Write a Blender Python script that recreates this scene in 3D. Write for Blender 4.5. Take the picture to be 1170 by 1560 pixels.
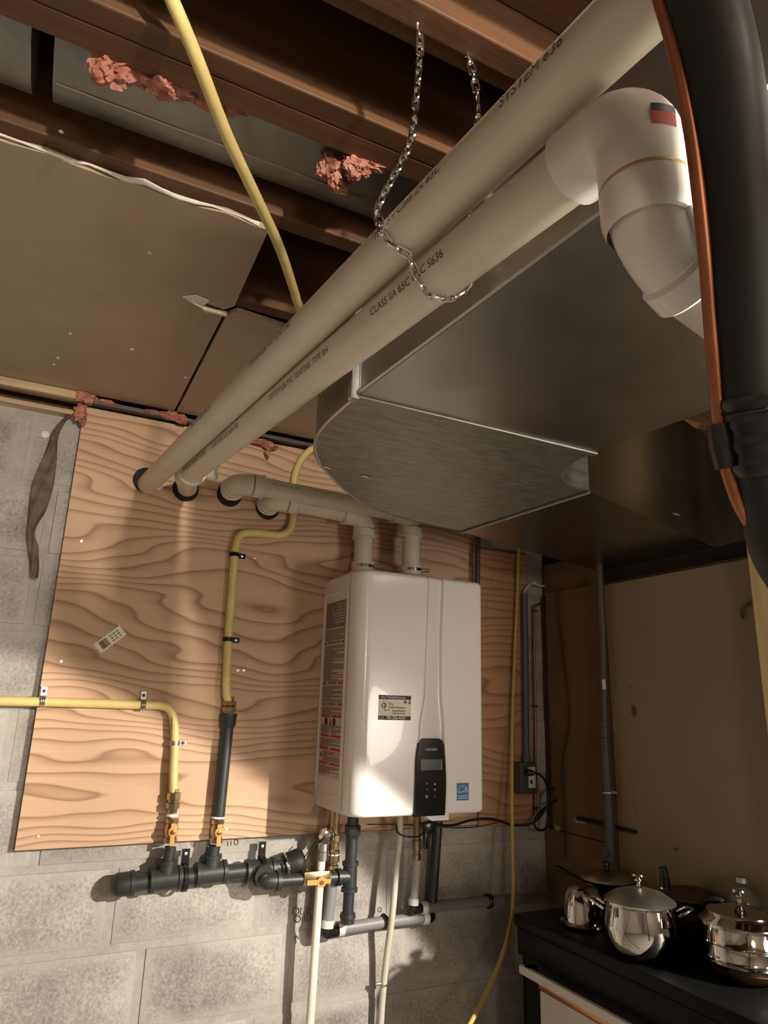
import bpy, bmesh, math, random
from mathutils import Vector as V, Matrix, noise

for o in list(bpy.data.objects): bpy.data.objects.remove(o)
S = bpy.context.scene
COL = S.collection
random.seed(7)

# ------------------------------------------------------------------ camera
FPX = 1053.2
CP = V((-0.0387, -2.147, 0.3865))
YAW, PITCH, ROLL = 0.4595, 0.2704, 0.0308
_f = V((math.sin(YAW)*math.cos(PITCH), math.cos(YAW)*math.cos(PITCH), math.sin(PITCH)))
_r = V((math.cos(YAW), -math.sin(YAW), 0)); _u = _r.cross(_f)
CR = math.cos(ROLL)*_r + math.sin(ROLL)*_u
CU = -math.sin(ROLL)*_r + math.cos(ROLL)*_u
CF = _f
cam = bpy.data.cameras.new('camera'); co = bpy.data.objects.new('camera', cam); COL.objects.link(co)
cam.sensor_fit = 'HORIZONTAL'; cam.sensor_width = 36; cam.lens = FPX/1170*36
cam.clip_start = 0.02
co.matrix_world = Matrix((
    (CR.x, CU.x, -CF.x, CP.x), (CR.y, CU.y, -CF.y, CP.y), (CR.z, CU.z, -CF.z, CP.z), (0, 0, 0, 1)))
S.camera = co

def at(u, v, y=None, x=None, z=None, d=None):
    """the place in the room seen at photo position (u, v), on a wall/plane of known position"""
    w = CF + CR*((u-585)/FPX) + CU*((780-v)/FPX)
    if d is not None: t = d
    elif y is not None: t = (y-CP.y)/w.y
    elif x is not None: t = (x-CP.x)/w.x
    else: t = (z-CP.z)/w.z
    return CP + w*t

# ------------------------------------------------------------------ world, lamps, exposure
wd = bpy.data.worlds.new('world'); S.world = wd; wd.use_nodes = True
wd.node_tree.nodes['Background'].inputs[0].default_value = (1, .85, .68, 1)
wd.node_tree.nodes['Background'].inputs[1].default_value = 0.0
vs = S.view_settings
vs.view_transform = 'Standard'; vs.look = 'None'; vs.gamma = 1; vs.use_curve_mapping = False
vs.exposure = 0.0

def lamp(name, kind, loc, power, col, size, aim=None, angle=None, blend=.1):
    l = bpy.data.lights.new(name, kind); l.energy = power; l.color = col
    l.shadow_soft_size = size
    o = bpy.data.objects.new(name, l); COL.objects.link(o); o.location = loc
    if aim is not None: o.rotation_euler = (V(aim)-V(loc)).to_track_quat('-Z', 'Y').to_euler()
    if angle: l.spot_size = math.radians(angle); l.spot_blend = blend
    return o
WARM = (1, .80, .58)
# shaded work lamp standing in the next room, shining low through the opening past the post
lamp('work_lamp', 'SPOT', (1.9, -2.14, .70), 430, (1, .92, .80), .02, aim=(1.9-.683, -2.14+.183, .70-.7071), angle=100.6, blend=.05)
# added soft fill beside the work lamp, no fixture of its own
lamp('side_fill', 'POINT', (2.0, -2.75, .25), 60, (1, .90, .77), .25)
# bare bulb under the joists, left of the trunk duct and just out of the frame
lamp('joist_bulb', 'POINT', (.40, -3.05, 1.12), 150, (1, .90, .76), .03)
# made-up small fill lamp above the elbow, to brighten its top
lamp('elbow_fill', 'POINT', (.36, -2.08, 1.17), 5.0, (1, .92, .80), .02)
# added broad fill lamp behind the camera, stands for no fixture
lamp('rear_fill', 'POINT', (.0, -4.3, .70), 55, (1, .87, .70), .25)

# ------------------------------------------------------------------ mesh helpers
class MB:
    def __init__(s): s.v = []; s.f = []
    def add(s, vs, fs):
        n = len(s.v); s.v += [V(a) for a in vs]; s.f += [tuple(i+n for i in f) for f in fs]; return s
    def box(s, lo, hi):
        x0, y0, z0 = lo; x1, y1, z1 = hi
        x0, x1 = min(x0, x1), max(x0, x1); y0, y1 = min(y0, y1), max(y0, y1); z0, z1 = min(z0, z1), max(z0, z1)
        return s.add([(x0,y0,z0),(x1,y0,z0),(x1,y1,z0),(x0,y1,z0),(x0,y0,z1),(x1,y0,z1),(x1,y1,z1),(x0,y1,z1)],
                     [(0,3,2,1),(4,5,6,7),(0,1,5,4),(1,2,6,5),(2,3,7,6),(3,0,4,7)])
    def obox(s, c, ax, ay, az):
        """box from centre and three half-axis vectors"""
        c, ax, ay, az = V(c), V(ax), V(ay), V(az)
        P = [c+sx*ax+sy*ay+sz*az for sz in (-1,1) for sx, sy in ((-1,-1),(1,-1),(1,1),(-1,1))]
        return s.add(P, [(0,3,2,1),(4,5,6,7),(0,1,5,4),(1,2,6,5),(2,3,7,6),(3,0,4,7)])
    def sweep(s, pts, rad, seg=16, caps=True, flat=1.0, up=None):
        pts = [V(p) for p in pts]; n = len(pts)
        if not hasattr(rad, '__len__'): rad = [rad]*n
        tang = []
        for i in range(n):
            a = pts[max(i-1,0)]; b = pts[min(i+1,n-1)]; t = (b-a)
            tang.append(t.normalized() if t.length > 1e-9 else V((0,0,1)))
        t0 = tang[0]
        ref = V(up) if up is not None else (V((0,0,1)) if abs(t0.z) < .9 else V((1,0,0)))
        nrm = (ref - t0*ref.dot(t0)).normalized()
        V0 = len(s.v); fs = []; vs_ = []
        for i in range(n):
            t = tang[i]
            nrm = (nrm - t*nrm.dot(t)); nrm = nrm.normalized() if nrm.length > 1e-6 else t.orthogonal().normalized()
            b = t.cross(nrm)
            for k in range(seg):
                a = 2*math.pi*k/seg
                vs_.append(pts[i] + (nrm*math.cos(a)*flat + b*math.sin(a))*rad[i])
        for i in range(n-1):
            for k in range(seg):
                k2 = (k+1) % seg
                fs.append((i*seg+k, i*seg+k2, (i+1)*seg+k2, (i+1)*seg+k))
        if caps:
            fs.append(tuple(range(seg))[::-1]); fs.append(tuple((n-1)*seg+k for k in range(seg)))
        return s.add(vs_, fs)
    def lathe(s, A, D, prof, seg=24, caps=True):
        """prof: (t along D, radius) pairs"""
        A = V(A); D = V(D).normalized()
        n = D.orthogonal().normalized(); b = D.cross(n)
        vs_ = []; fs = []
        for t, r in prof:
            for k in range(seg):
                a = 2*math.pi*k/seg
                vs_.append(A + D*t + (n*math.cos(a)+b*math.sin(a))*max(r, 1e-5))
        m = len(prof)
        for i in range(m-1):
            for k in range(seg):
                k2 = (k+1) % seg
                fs.append((i*seg+k, i*seg+k2, (i+1)*seg+k2, (i+1)*seg+k))
        if caps:
            fs.append(tuple(range(seg))[::-1]); fs.append(tuple((m-1)*seg+k for k in range(seg)))
        return s.add(vs_, fs)
    def prism(s, out, z0, z1):
        """plan outline (x, y) extruded from z0 to z1"""
        n = len(out)
        vs_ = [(a, b, z0) for a, b in out] + [(a, b, z1) for a, b in out]
        fs = [tuple(range(n))[::-1], tuple(range(n, 2*n))] + [(i, (i+1) % n, n+(i+1) % n, n+i) for i in range(n)]
        return s.add(vs_, fs)
    def torus(s, c, D, R, r, n=20, seg=8, a0=0, a1=2*math.pi, flat=1.0):
        D = V(D).normalized(); p = D.orthogonal().normalized(); q = D.cross(p)
        full = abs(a1-a0-2*math.pi) < 1e-6
        pts = [V(c)+(p*math.cos(a0+(a1-a0)*i/n)+q*math.sin(a0+(a1-a0)*i/n))*R for i in range(n+1)]
        return s.sweep(pts, r, seg, not full, flat)

def mesh_obj(name, mb, mat, parent=None, smooth=40, bevel=0, bseg=2):
    me = bpy.data.meshes.new(name)
    me.from_pydata([tuple(v) for v in mb.v], [], mb.f)
    bm = bmesh.new(); bm.from_mesh(me)
    bmesh.ops.recalc_face_normals(bm, faces=bm.faces)
    if bevel:
        ed = [e for e in bm.edges if len(e.link_faces) == 2 and e.calc_face_angle(0) > .6]
        bmesh.ops.bevel(bm, geom=ed, offset=bevel, segments=bseg, affect='EDGES', profile=.5, clamp_overlap=True)
    bm.to_mesh(me); bm.free()
    if smooth:
        me.polygons.foreach_set('use_smooth', [True]*len(me.polygons))
        me.set_sharp_from_angle(angle=math.radians(smooth))
    o = bpy.data.objects.new(name, me); COL.objects.link(o)
    if mat: me.materials.append(mat)
    if parent is not None: adopt(o, parent)
    return o
def adopt(o, parent):
    """meshes are written in room coordinates; keep them there under their parent"""
    base = V((0,0,0)); q = parent
    while q is not None: base += V(q.location); q = q.parent
    o.parent = parent; o.location = -base
def tag(o, label=None, cat=None, group=None, kind=None):
    if label: o['label'] = label
    if cat: o['category'] = cat
    if group: o['group'] = group
    if kind: o['kind'] = kind
    return o
def thing(name, label, cat, loc, group=None):
    o = bpy.data.objects.new(name, None); COL.objects.link(o); o.location = V(loc)
    o.empty_display_size = .05
    return tag(o, label, cat, group)
def part(parent, name, mb, mat, **k): return mesh_obj(name, mb, mat, parent, **k)
def smooth_path(pts, n=8):
    """Catmull-Rom through the points"""
    pts = [V(p) for p in pts]; out = []
    P = [pts[0]*2-pts[1]] + pts + [pts[-1]*2-pts[-2]]
    for i in range(1, len(P)-2):
        a, b, c, d = P[i-1:i+3]
        for k in range(n):
            t = k/n
            out.append(.5*((2*b)+(c-a)*t+(2*a-5*b+4*c-d)*t*t+(3*b-a-3*c+d)*t**3))
    out.append(pts[-1]); return out
def bend_path(pts, r, n=7):
    """polyline with rounded corners of radius r"""
    pts = [V(p) for p in pts]; out = [pts[0]]
    for i in range(1, len(pts)-1):
        a, b, c = pts[i-1:i+2]
        da = (a-b); dc = (c-b); rr = min(r, da.length*.49, dc.length*.49)
        p0 = b+da.normalized()*rr; p1 = b+dc.normalized()*rr
        for k in range(n+1):
            t = k/n; out.append(p0*(1-t)**2 + b*2*t*(1-t) + p1*t*t)
    out.append(pts[-1]); return out
def text_obj(name, s, size, org, xd, yd, mat, parent, align='LEFT', depth=.0002, squeeze=1.0, fn=None, bold=0.0):
    cu = bpy.data.curves.new(name, 'FONT'); cu.body = s; cu.size = size; cu.align_x = align; cu.extrude = 0; cu.resolution_u = 3
    cu.offset = bold
    o = bpy.data.objects.new(name, cu); COL.objects.link(o)
    dg = bpy.context.evaluated_depsgraph_get(); dg.update()
    me = bpy.data.meshes.new_from_object(o.evaluated_get(dg)); bpy.data.objects.remove(o)
    xd = V(xd).normalized(); yd = V(yd).normalized(); nd = xd.cross(yd)
    for v in me.vertices:
        if fn: v.co = fn(v.co.x*squeeze, v.co.y)
        else: v.co = V(org)+xd*v.co.x*squeeze+yd*v.co.y+nd*depth
    me.materials.clear(); me.materials.append(mat)
    q = bpy.data.objects.new(name, me); COL.objects.link(q)
    if parent is not None: adopt(q, parent)
    return q

# ------------------------------------------------------------------ materials
def nodes(m):
    m.use_nodes = True; nt = m.node_tree
    return nt, nt.nodes, nt.links, nt.nodes['Principled BSDF']
def mat(name, col, rough=.5, metal=0.0, var=.0, vscale=6, bump=0.0, bscale=60, col2=None, spec=.5, rvar=0, coat=0, stretch=None):
    m = bpy.data.materials.new(name); nt, N, L, P = nodes(m)
    P.inputs['Base Color'].default_value = (*col, 1); P.inputs['Roughness'].default_value = rough
    P.inputs['Metallic'].default_value = metal; P.inputs['Specular IOR Level'].default_value = spec
    P.inputs['Coat Weight'].default_value = coat
    g = N.new('ShaderNodeNewGeometry'); src = g.outputs['Position']
    if stretch:
        mp = N.new('ShaderNodeMapping'); mp.inputs['Scale'].default_value = stretch
        L.new(src, mp.inputs[0]); src = mp.outputs[0]
    if var or col2:
        n = N.new('ShaderNodeTexNoise'); n.inputs['Scale'].default_value = vscale; n.inputs['Detail'].default_value = 5
        n.inputs['Roughness'].default_value = .62
        L.new(src, n.inputs['Vector'])
        r = N.new('ShaderNodeValToRGB'); r.color_ramp.elements[0].position = .34; r.color_ramp.elements[1].position = .66
        c2 = col2 or tuple(c*(1-var) for c in col)
        r.color_ramp.elements[0].color = (*c2, 1); r.color_ramp.elements[1].color = (*col, 1)
        L.new(n.outputs['Fac'], r.inputs[0]); L.new(r.outputs[0], P.inputs['Base Color'])
        if rvar:
            mr = N.new('ShaderNodeMapRange'); mr.inputs[3].default_value = rough-rvar; mr.inputs[4].default_value = rough+rvar
            L.new(n.outputs['Fac'], mr.inputs[0]); L.new(mr.outputs[0], P.inputs['Roughness'])
    if bump:
        b = N.new('ShaderNodeBump'); b.inputs['Strength'].default_value = bump; b.inputs['Distance'].default_value = .004
        n2 = N.new('ShaderNodeTexNoise'); n2.inputs['Scale'].default_value = bscale; n2.inputs['Detail'].default_value = 6
        L.new(src, n2.inputs['Vector']); L.new(n2.outputs['Fac'], b.inputs['Height']); L.new(b.outputs[0], P.inputs['Normal'])
    return m

def m_plywood(name, light, dark, seed):
    m = bpy.data.materials.new(name); nt, N, L, P = nodes(m)
    g = N.new('ShaderNodeNewGeometry')
    mp = N.new('ShaderNodeMapping'); mp.inputs['Scale'].default_value = (.75, 1, 2.9); mp.inputs['Location'].default_value = (seed, 0, seed*.7)
    L.new(g.outputs['Position'], mp.inputs[0])
    n1 = N.new('ShaderNodeTexNoise'); n1.inputs['Scale'].default_value = 1.55; n1.inputs['Detail'].default_value = 2.2; n1.inputs['Roughness'].default_value = .42
    L.new(mp.outputs[0], n1.inputs['Vector'])
    sx = N.new('ShaderNodeSeparateXYZ'); L.new(g.outputs['Position'], sx.inputs[0])
    a = N.new('ShaderNodeMath'); a.operation = 'MULTIPLY'; a.inputs[1].default_value = 14.0; L.new(n1.outputs['Fac'], a.inputs[0])
    b = N.new('ShaderNodeMath'); b.operation = 'MULTIPLY_ADD'; b.inputs[1].default_value = 29.0; L.new(sx.outputs['Z'], b.inputs[0]); L.new(a.outputs[0], b.inputs[2])
    fr = N.new('ShaderNodeMath'); fr.operation = 'FRACT'; L.new(b.outputs[0], fr.inputs[0])
    rp = N.new('ShaderNodeValToRGB'); E = rp.color_ramp.elements
    E[0].position = 0.0; E[0].color = (1,1,1,1); E[1].position = 1.0; E[1].color = (1,1,1,1)
    e = E.new(.45); e.color = (.9,.9,.9,1); e = E.new(.72); e.color = (.55,.55,.55,1); e = E.new(.86); e.color = (.05,.05,.05,1); e = E.new(.93); e.color = (.8,.8,.8,1)
    L.new(fr.outputs[0], rp.inputs[0])
    # fine fibre streaks
    mp2 = N.new('ShaderNodeMapping'); mp2.inputs['Scale'].default_value = (3, 1, 160); L.new(g.outputs['Position'], mp2.inputs[0])
    n2 = N.new('ShaderNodeTexNoise'); n2.inputs['Scale'].default_value = 2.0; n2.inputs['Detail'].default_value = 4; L.new(mp2.outputs[0], n2.inputs['Vector'])
    n3 = N.new('ShaderNodeTexNoise'); n3.inputs['Scale'].default_value = 2.2; n3.inputs['Detail'].default_value = 3; L.new(mp.outputs[0], n3.inputs['Vector'])
    mx = N.new('ShaderNodeMixRGB'); mx.inputs[1].default_value = (*dark, 1); mx.inputs[2].default_value = (*light, 1)
    mm = N.new('ShaderNodeMath'); mm.operation = 'MULTIPLY_ADD'; mm.inputs[1].default_value = .80; mm.inputs[2].default_value = -.20
    L.new(rp.outputs[0], mm.inputs[0])
    ad = N.new('ShaderNodeMath'); ad.operation = 'MULTIPLY_ADD'; ad.inputs[1].default_value = .35; L.new(n2.outputs['Fac'], ad.inputs[0]); L.new(mm.outputs[0], ad.inputs[2])
    ad2 = N.new('ShaderNodeMath'); ad2.operation = 'MULTIPLY_ADD'; ad2.inputs[1].default_value = .45; ad2.use_clamp = True; L.new(n3.outputs['Fac'], ad2.inputs[0]); L.new(ad.outputs[0], ad2.inputs[2])
    L.new(ad2.outputs[0], mx.inputs[0]); L.new(mx.outputs[0], P.inputs['Base Color'])
    P.inputs['Roughness'].default_value = .62
    bp = N.new('ShaderNodeBump'); bp.inputs['Strength'].default_value = .12; bp.inputs['Distance'].default_value = .002
    L.new(n2.outputs['Fac'], bp.inputs['Height']); L.new(bp.outputs[0], P.inputs['Normal'])
    return m

def m_block(name, base, dk, lt):
    m = bpy.data.materials.new(name); nt, N, L, P = nodes(m)
    g = N.new('ShaderNodeNewGeometry')
    def nz(s, d, r=.6):
        n = N.new('ShaderNodeTexNoise'); n.inputs['Scale'].default_value = s; n.inputs['Detail'].default_value = d; n.inputs['Roughness'].default_value = r
        L.new(g.outputs['Position'], n.inputs['Vector']); return n
    big, fine = nz(5, 4), nz(110, 6, .75)
    r = N.new('ShaderNodeValToRGB'); r.color_ramp.elements[0].position = .36; r.color_ramp.elements[0].color = (*dk, 1)
    r.color_ramp.elements[1].position = .64; r.color_ramp.elements[1].color = (*lt, 1)
    e = r.color_ramp.elements.new(.5); e.color = (*base, 1)
    mix = N.new('ShaderNodeMath'); mix.operation = 'MULTIPLY_ADD'; mix.inputs[1].default_value = .55
    h = N.new('ShaderNodeMath'); h.operation = 'MULTIPLY'; h.inputs[1].default_value = .45; L.new(big.outputs['Fac'], h.inputs[0])
    L.new(fine.outputs['Fac'], mix.inputs[0]); L.new(h.outputs[0], mix.inputs[2]); L.new(mix.outputs[0], r.inputs[0])
    oi = N.new('ShaderNodeObjectInfo')
    mr = N.new('ShaderNodeMapRange'); mr.inputs[3].default_value = .84; mr.inputs[4].default_value = 1.08; L.new(oi.outputs['Random'], mr.inputs[0])
    hs = N.new('ShaderNodeHueSaturation'); L.new(mr.outputs[0], hs.inputs['Value']); L.new(r.outputs[0], hs.inputs['Color'])
    # mortar smeared over the block edges
    tc = N.new('ShaderNodeTexCoord'); sp_ = N.new('ShaderNodeSeparateXYZ'); L.new(tc.outputs['Object'], sp_.inputs[0])
    ab = []
    for ax, hw in (('X', .192), ('Z', .0925)):
        q = N.new('ShaderNodeMath'); q.operation = 'ABSOLUTE'; L.new(sp_.outputs[ax], q.inputs[0])
        q2 = N.new('ShaderNodeMath'); q2.operation = 'SUBTRACT'; q2.inputs[1].default_value = hw; L.new(q.outputs[0], q2.inputs[0]); ab.append(q2)
    mxx = N.new('ShaderNodeMath'); mxx.operation = 'MAXIMUM'; L.new(ab[0].outputs[0], mxx.inputs[0]); L.new(ab[1].outputs[0], mxx.inputs[1])
    nb = nz(14, 3); ofs = N.new('ShaderNodeMath'); ofs.operation = 'MULTIPLY_ADD'; ofs.inputs[1].default_value = .05; L.new(nb.outputs['Fac'], ofs.inputs[0]); L.new(mxx.outputs[0], ofs.inputs[2])
    ed_ = N.new('ShaderNodeMapRange'); ed_.inputs[1].default_value = -.012; ed_.inputs[2].default_value = .022; ed_.inputs[3].default_value = 0; ed_.inputs[4].default_value = .75; L.new(ofs.outputs[0], ed_.inputs[0])
    em = N.new('ShaderNodeMixRGB'); L.new(ed_.outputs[0], em.inputs[0]); L.new(hs.outputs[0], em.inputs[1]); em.inputs[2].default_value = (.44, .415, .37, 1)
    L.new(em.outputs[0], P.inputs['Base Color']); P.inputs['Roughness'].default_value = .95; P.inputs['Specular IOR Level'].default_value = .15
    b = N.new('ShaderNodeBump'); b.inputs['Strength'].default_value = .55; b.inputs['Distance'].default_value = .004
    L.new(fine.outputs['Fac'], b.inputs['Height']); L.new(b.outputs[0], P.inputs['Normal'])
    return m

M = {}
M['ply'] = m_plywood('plywood', (.58,.375,.235), (.215,.09,.043), 3.1)
M['ply2'] = m_plywood('plywood_red', (.52,.28,.14), (.22,.09,.035), 9.4)
M['plyedge'] = mat('plywood_edge', (.10,.05,.025), .8)
M['block'] = m_block('concrete_block', (.37,.345,.31), (.20,.185,.165), (.55,.52,.47))
M['mortar'] = mat('mortar', (.41,.39,.35), .95, var=.2, vscale=30, bump=.3, bscale=150)
M['joist'] = mat('joist_wood', (.14,.060,.022), .65, var=.45, vscale=3, bump=.1, bscale=40, stretch=(1, 12, 12))
M['subfloor'] = mat('subfloor', (.12,.06,.03), .8, var=.4, vscale=8)
M['drywall'] = mat('drywall_paper', (.46,.36,.245), .42, var=.22, vscale=2.2)
M['gypsum'] = mat('gypsum_core', (.78,.74,.66), .9, var=.1, vscale=40, bump=.4, bscale=90)
M['plaster'] = mat('dirty_plaster', (.34,.29,.22), .9, var=.3, vscale=60)
M['sill'] = mat('sill_lumber', (.60,.42,.26), .7, var=.35, vscale=6, stretch=(1, 10, 10))
M['floor'] = mat('concrete_floor', (.25,.235,.21), .85, var=.25, vscale=4)
M['drabwall'] = mat('drab_wall', (.36,.31,.25), .9, var=.2, vscale=3)
M['pvc'] = mat('pvc_cream', (.70,.635,.50), .42, var=.10, vscale=9)
M['pvc_new'] = mat('pvc_white', (.80,.765,.68), .26, var=.04, vscale=9)
M['print'] = mat('pipe_print', (.10,.088,.075), .6)
M['primer'] = mat('pvc_cement', (.52,.32,.12), .4)
M['gas'] = mat('yellow_gas_jacket', (.72,.57,.22), .45, var=.15, vscale=30)
M['gas_print'] = mat('yellow_jacket_scuff', (.16,.12,.05), .7)
M['iron'] = mat('black_iron', (.028,.032,.032), .42, var=.2, vscale=30, bump=.05, bscale=200)
M['brass'] = mat('brass', (.50,.37,.21), .28, 1.0, var=.2, vscale=40)
M['handle'] = mat('orange_valve_handle', (.58,.29,.085), .4)
M['tape'] = mat('white_thread_tape', (.85,.83,.78), .5)
M['chrome'] = mat('bright_steel', (.78,.77,.74), .18, 1.0)
M['steel'] = mat('strap_steel', (.62,.60,.56), .3, 1.0)
M['galv'] = mat('galvanised_sheet', (.46,.44,.41), .34, 1.0, var=.12, vscale=7, rvar=.06)
M['galv_rough'] = mat('dull_galvanised_sheet', (.37,.355,.315), .50, 1.0, var=.35, vscale=60, stretch=(.35, 1.6, 1), rvar=.08, bump=.05, bscale=200)
M['galv_branch'] = mat('shade_toned_sheet', (.34,.31,.27), .30, 1.0, var=.15, vscale=5)  # branch duct's shade and brown reflections put into the sheet colour
M['galv_dark'] = mat('aged_galvanised', (.34,.345,.33), .45, .85, var=.35, vscale=9, rvar=.1, bump=.06, bscale=80)
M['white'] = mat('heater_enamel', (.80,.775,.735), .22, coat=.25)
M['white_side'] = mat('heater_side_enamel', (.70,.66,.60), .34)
M['glossblack'] = mat('gloss_black', (.008,.008,.008), .12)
M['lcd'] = mat('lcd_grey_green', (.035,.04,.026), .2)
M['red'] = mat('label_red', (.42,.055,.035), .5)
M['labelbase'] = mat('label_paper', (.55,.47,.385), .5)
M['ink'] = mat('label_ink', (.20,.145,.10), .6)
M['black'] = mat('black_ink', (.012,.011,.010), .5)
M['paper'] = mat('sticker_paper', (.80,.74,.60), .5)
M['blue'] = mat('label_blue', (.02,.13,.33), .4)
M['sky'] = mat('label_pale', (.62,.72,.80), .4)
M['grey'] = mat('legend_grey', (.45,.45,.42), .5)
M['rubber'] = mat('black_foam_insulation', (.016,.016,.015), .55, var=.25, vscale=12, bump=.04, bscale=120, spec=.35)
M['vinyl'] = mat('black_vinyl', (.010,.010,.010), .25)
M['copper'] = mat('copper_tube', (.42,.165,.085), .42, 1.0, var=.2, vscale=20)
M['pink'] = mat('pink_fibreglass', (.56,.27,.20), .95, col2=(.30,.09,.055), vscale=45, bump=1.0, bscale=160)
M['pex'] = mat('grey_pex', (.21,.205,.21), .45)
M['pexring'] = mat('pale_grey_ring', (.60,.59,.56), .5)
M['cpvc'] = mat('cream_cpvc', (.80,.755,.62), .4)
M['vinyl_tube'] = mat('pale_vinyl_tube', (.55,.52,.43), .35)
M['cord'] = mat('black_cord', (.010,.008,.008), .5)
M['conduit'] = mat('blue_grey_conduit', (.075,.10,.135), .5)
M['boxgrey'] = mat('grey_plastic_box', (.06,.06,.056), .5)
M['ycord'] = mat('yellow_cord', (.52,.37,.10), .5)
M['board'] = mat('brown_board', (.16,.09,.045), .8, var=.3, vscale=5)
M['panel'] = mat('beige_panel', (.25,.195,.12), .8, var=.10, vscale=5)
M['stain'] = mat('panel_stain', (.30,.20,.115), .8, var=.3, vscale=20)
M['stain_dark'] = mat('panel_dark_stain', (.10,.065,.04), .8)
M['void'] = mat('painted_gap_shade', (.018,.013,.010), .9)  # near-black colour standing in for shade in gaps and holes
M['post'] = mat('pale_post', (.68,.54,.28), .6, var=.18, vscale=4, stretch=(8, 8, 1))
M['dpipe'] = mat('dark_pipe', (.075,.06,.05), .45)
M['cloth'] = mat('grey_brown_tape', (.17,.125,.085), .8, var=.5, vscale=30, bump=.5, bscale=60)
M['screw'] = mat('screw_head', (.75,.66,.55), .35, .6)
M['marker'] = mat('marker_ink', (.03,.03,.03), .8)
M['stove'] = mat('black_stove_enamel', (.003,.003,.003), .42, spec=.12)
M['stovewhite'] = mat('white_oven_door', (.60,.56,.48), .35, var=.12, vscale=8)
M['pot'] = mat('polished_stainless', (.50,.48,.44), .07, 1.0)
M['pot_dull'] = mat('brushed_stainless', (.50,.48,.45), .3, 1.0)
M['copperbase'] = mat('copper_pot_base', (.55,.22,.10), .3, 1.0)
M['blackplastic'] = mat('black_plastic', (.007,.007,.007), .3)
M['wood_dark'] = mat('dark_wood', (.035,.02,.012), .5)
M['glass'] = bpy.data.materials.new('jar_glass')
_nt, _N, _L, _P = nodes(M['glass']); _P.inputs['Base Color'].default_value = (.75,.8,.78,1); _P.inputs['Roughness'].default_value = .08; _P.inputs['Transmission Weight'].default_value = .9

# ------------------------------------------------------------------ the setting
FL, CEIL, JB, SUB = -1.12, 1.25, 1.263, 1.498   # floor, drywall underside, joist underside, subfloor underside
X0, X1, YF = -3.0, 4.5, -5.6
floor = tag(mesh_obj('floor', MB().box((X0, YF, FL-.1), (X1, .2, FL)), M['floor'], smooth=0), kind='structure', label='grey concrete basement floor')
wl = tag(mesh_obj('wall_left', MB().box((X0-.15, YF, FL), (X0, .2, SUB)), M['drabwall'], smooth=0), kind='structure')
wf = tag(mesh_obj('wall_front', MB().box((X0, YF-.15, FL), (X1, YF, SUB)), M['drabwall'], smooth=0), kind='structure')
wfr = tag(mesh_obj('wall_far_right', MB().box((X1, YF, FL), (X1+.15, .2, SUB)), M['drabwall'], smooth=0), kind='structure')

# back wall: mortar bed with concrete blocks laid on it
wb = mesh_obj('wall_back', MB().box((X0, .003, FL), (X1, .2, 1.19)), M['mortar'], smooth=0)
tag(wb, 'grey concrete block foundation wall', kind='structure')
def block_mesh(w, h):
    mb = MB(); mb.box((-w/2, 0, -h/2), (w/2, .03, h/2))
    me = bpy.data.meshes.new('block'); me.from_pydata([tuple(v) for v in mb.v], [], mb.f)
    bm = bmesh.new(); bm.from_mesh(me); bmesh.ops.recalc_face_normals(bm, faces=bm.faces)
    ed = [e for e in bm.edges if abs(e.verts[0].co.y) < 1e-6 and abs(e.verts[1].co.y) < 1e-6]
    bmesh.ops.bevel(bm, geom=ed, offset=.006, segments=2, affect='EDGES', profile=.5); bm.to_mesh(me); bm.free()
    me.polygons.foreach_set('use_smooth', [True]*len(me.polygons)); me.set_sharp_from_angle(angle=math.radians(35))
    me.materials.append(M['block']); return me
BM = block_mesh(.384, .185)
course = -.052-.203*5
k = 0
joint0 = {-1: .25, -2: .343, 0: .05, 1: .352, 2: .15, 3: .352, 4: -.046, 5: -.145, 6: -.16}
for ci in range(-5, 6):
    zb = -.052+.203*ci
    if zb+.203 < FL: continue
    j = joint0.get(ci, .25 if ci % 2 else .35) % .4064
    x = j-.4064*4
    while x < 1.75:
        xc, zc = x+.2032, zb+.1015
        x += .4064
        if xc+.2 < -1.25 or xc-.2 > 1.72: continue
        if xc-.2 > .03 and zc-.1 > .02 and xc+.2 < 1.6: continue        # behind the plywood
        b = bpy.data.objects.new('block', BM); COL.objects.link(b); b.parent = wb
        b.location = (xc, random.uniform(-.0015, .0015)-.0005, zc); b.rotation_euler = (0, 0, random.uniform(-.004, .004))

# sill lumber between the blocks and the ceiling
t1 = MB().box((-1.3, -.035, 1.182), (.0, .12, 1.196)); tag(mesh_obj('trim_1', t1, M['sill'], bevel=.002), 'thin pale sill board on top of the block wall', kind='structure')
t2 = MB().box((-1.3, .03, 1.196), (1.7, .16, 1.263)); tag(mesh_obj('trim_2', t2, M['subfloor']), 'dark rim board behind the sill', kind='structure')
t3 = MB().box((-1.3, -.055, 1.225), (.02, -.012, 1.249)); tag(mesh_obj('trim_3', t3, M['sill'], bevel=.002), 'split pale lumber strip under the drywall edge', kind='structure')

# ceiling: subfloor with joists, ledger strips and drywall sheets as its pieces
ce = tag(mesh_obj('ceiling', MB().box((X0, YF, SUB), (X1, .2, SUB+.03)), M['subfloor'], smooth=0), 'open joist basement ceiling', kind='structure')
JY = [-.12, -.43, -.735, -1.045, -1.325, -1.525, -1.83, -2.135, -2.44, -2.75, -3.3, -3.9, -4.5, -5.1]
for y in JY:
    part(ce, 'joist', MB().box((X0, y-.019, JB), (X1, y+.019, SUB)), M['joist'], smooth=0, bevel=.003)
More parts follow.
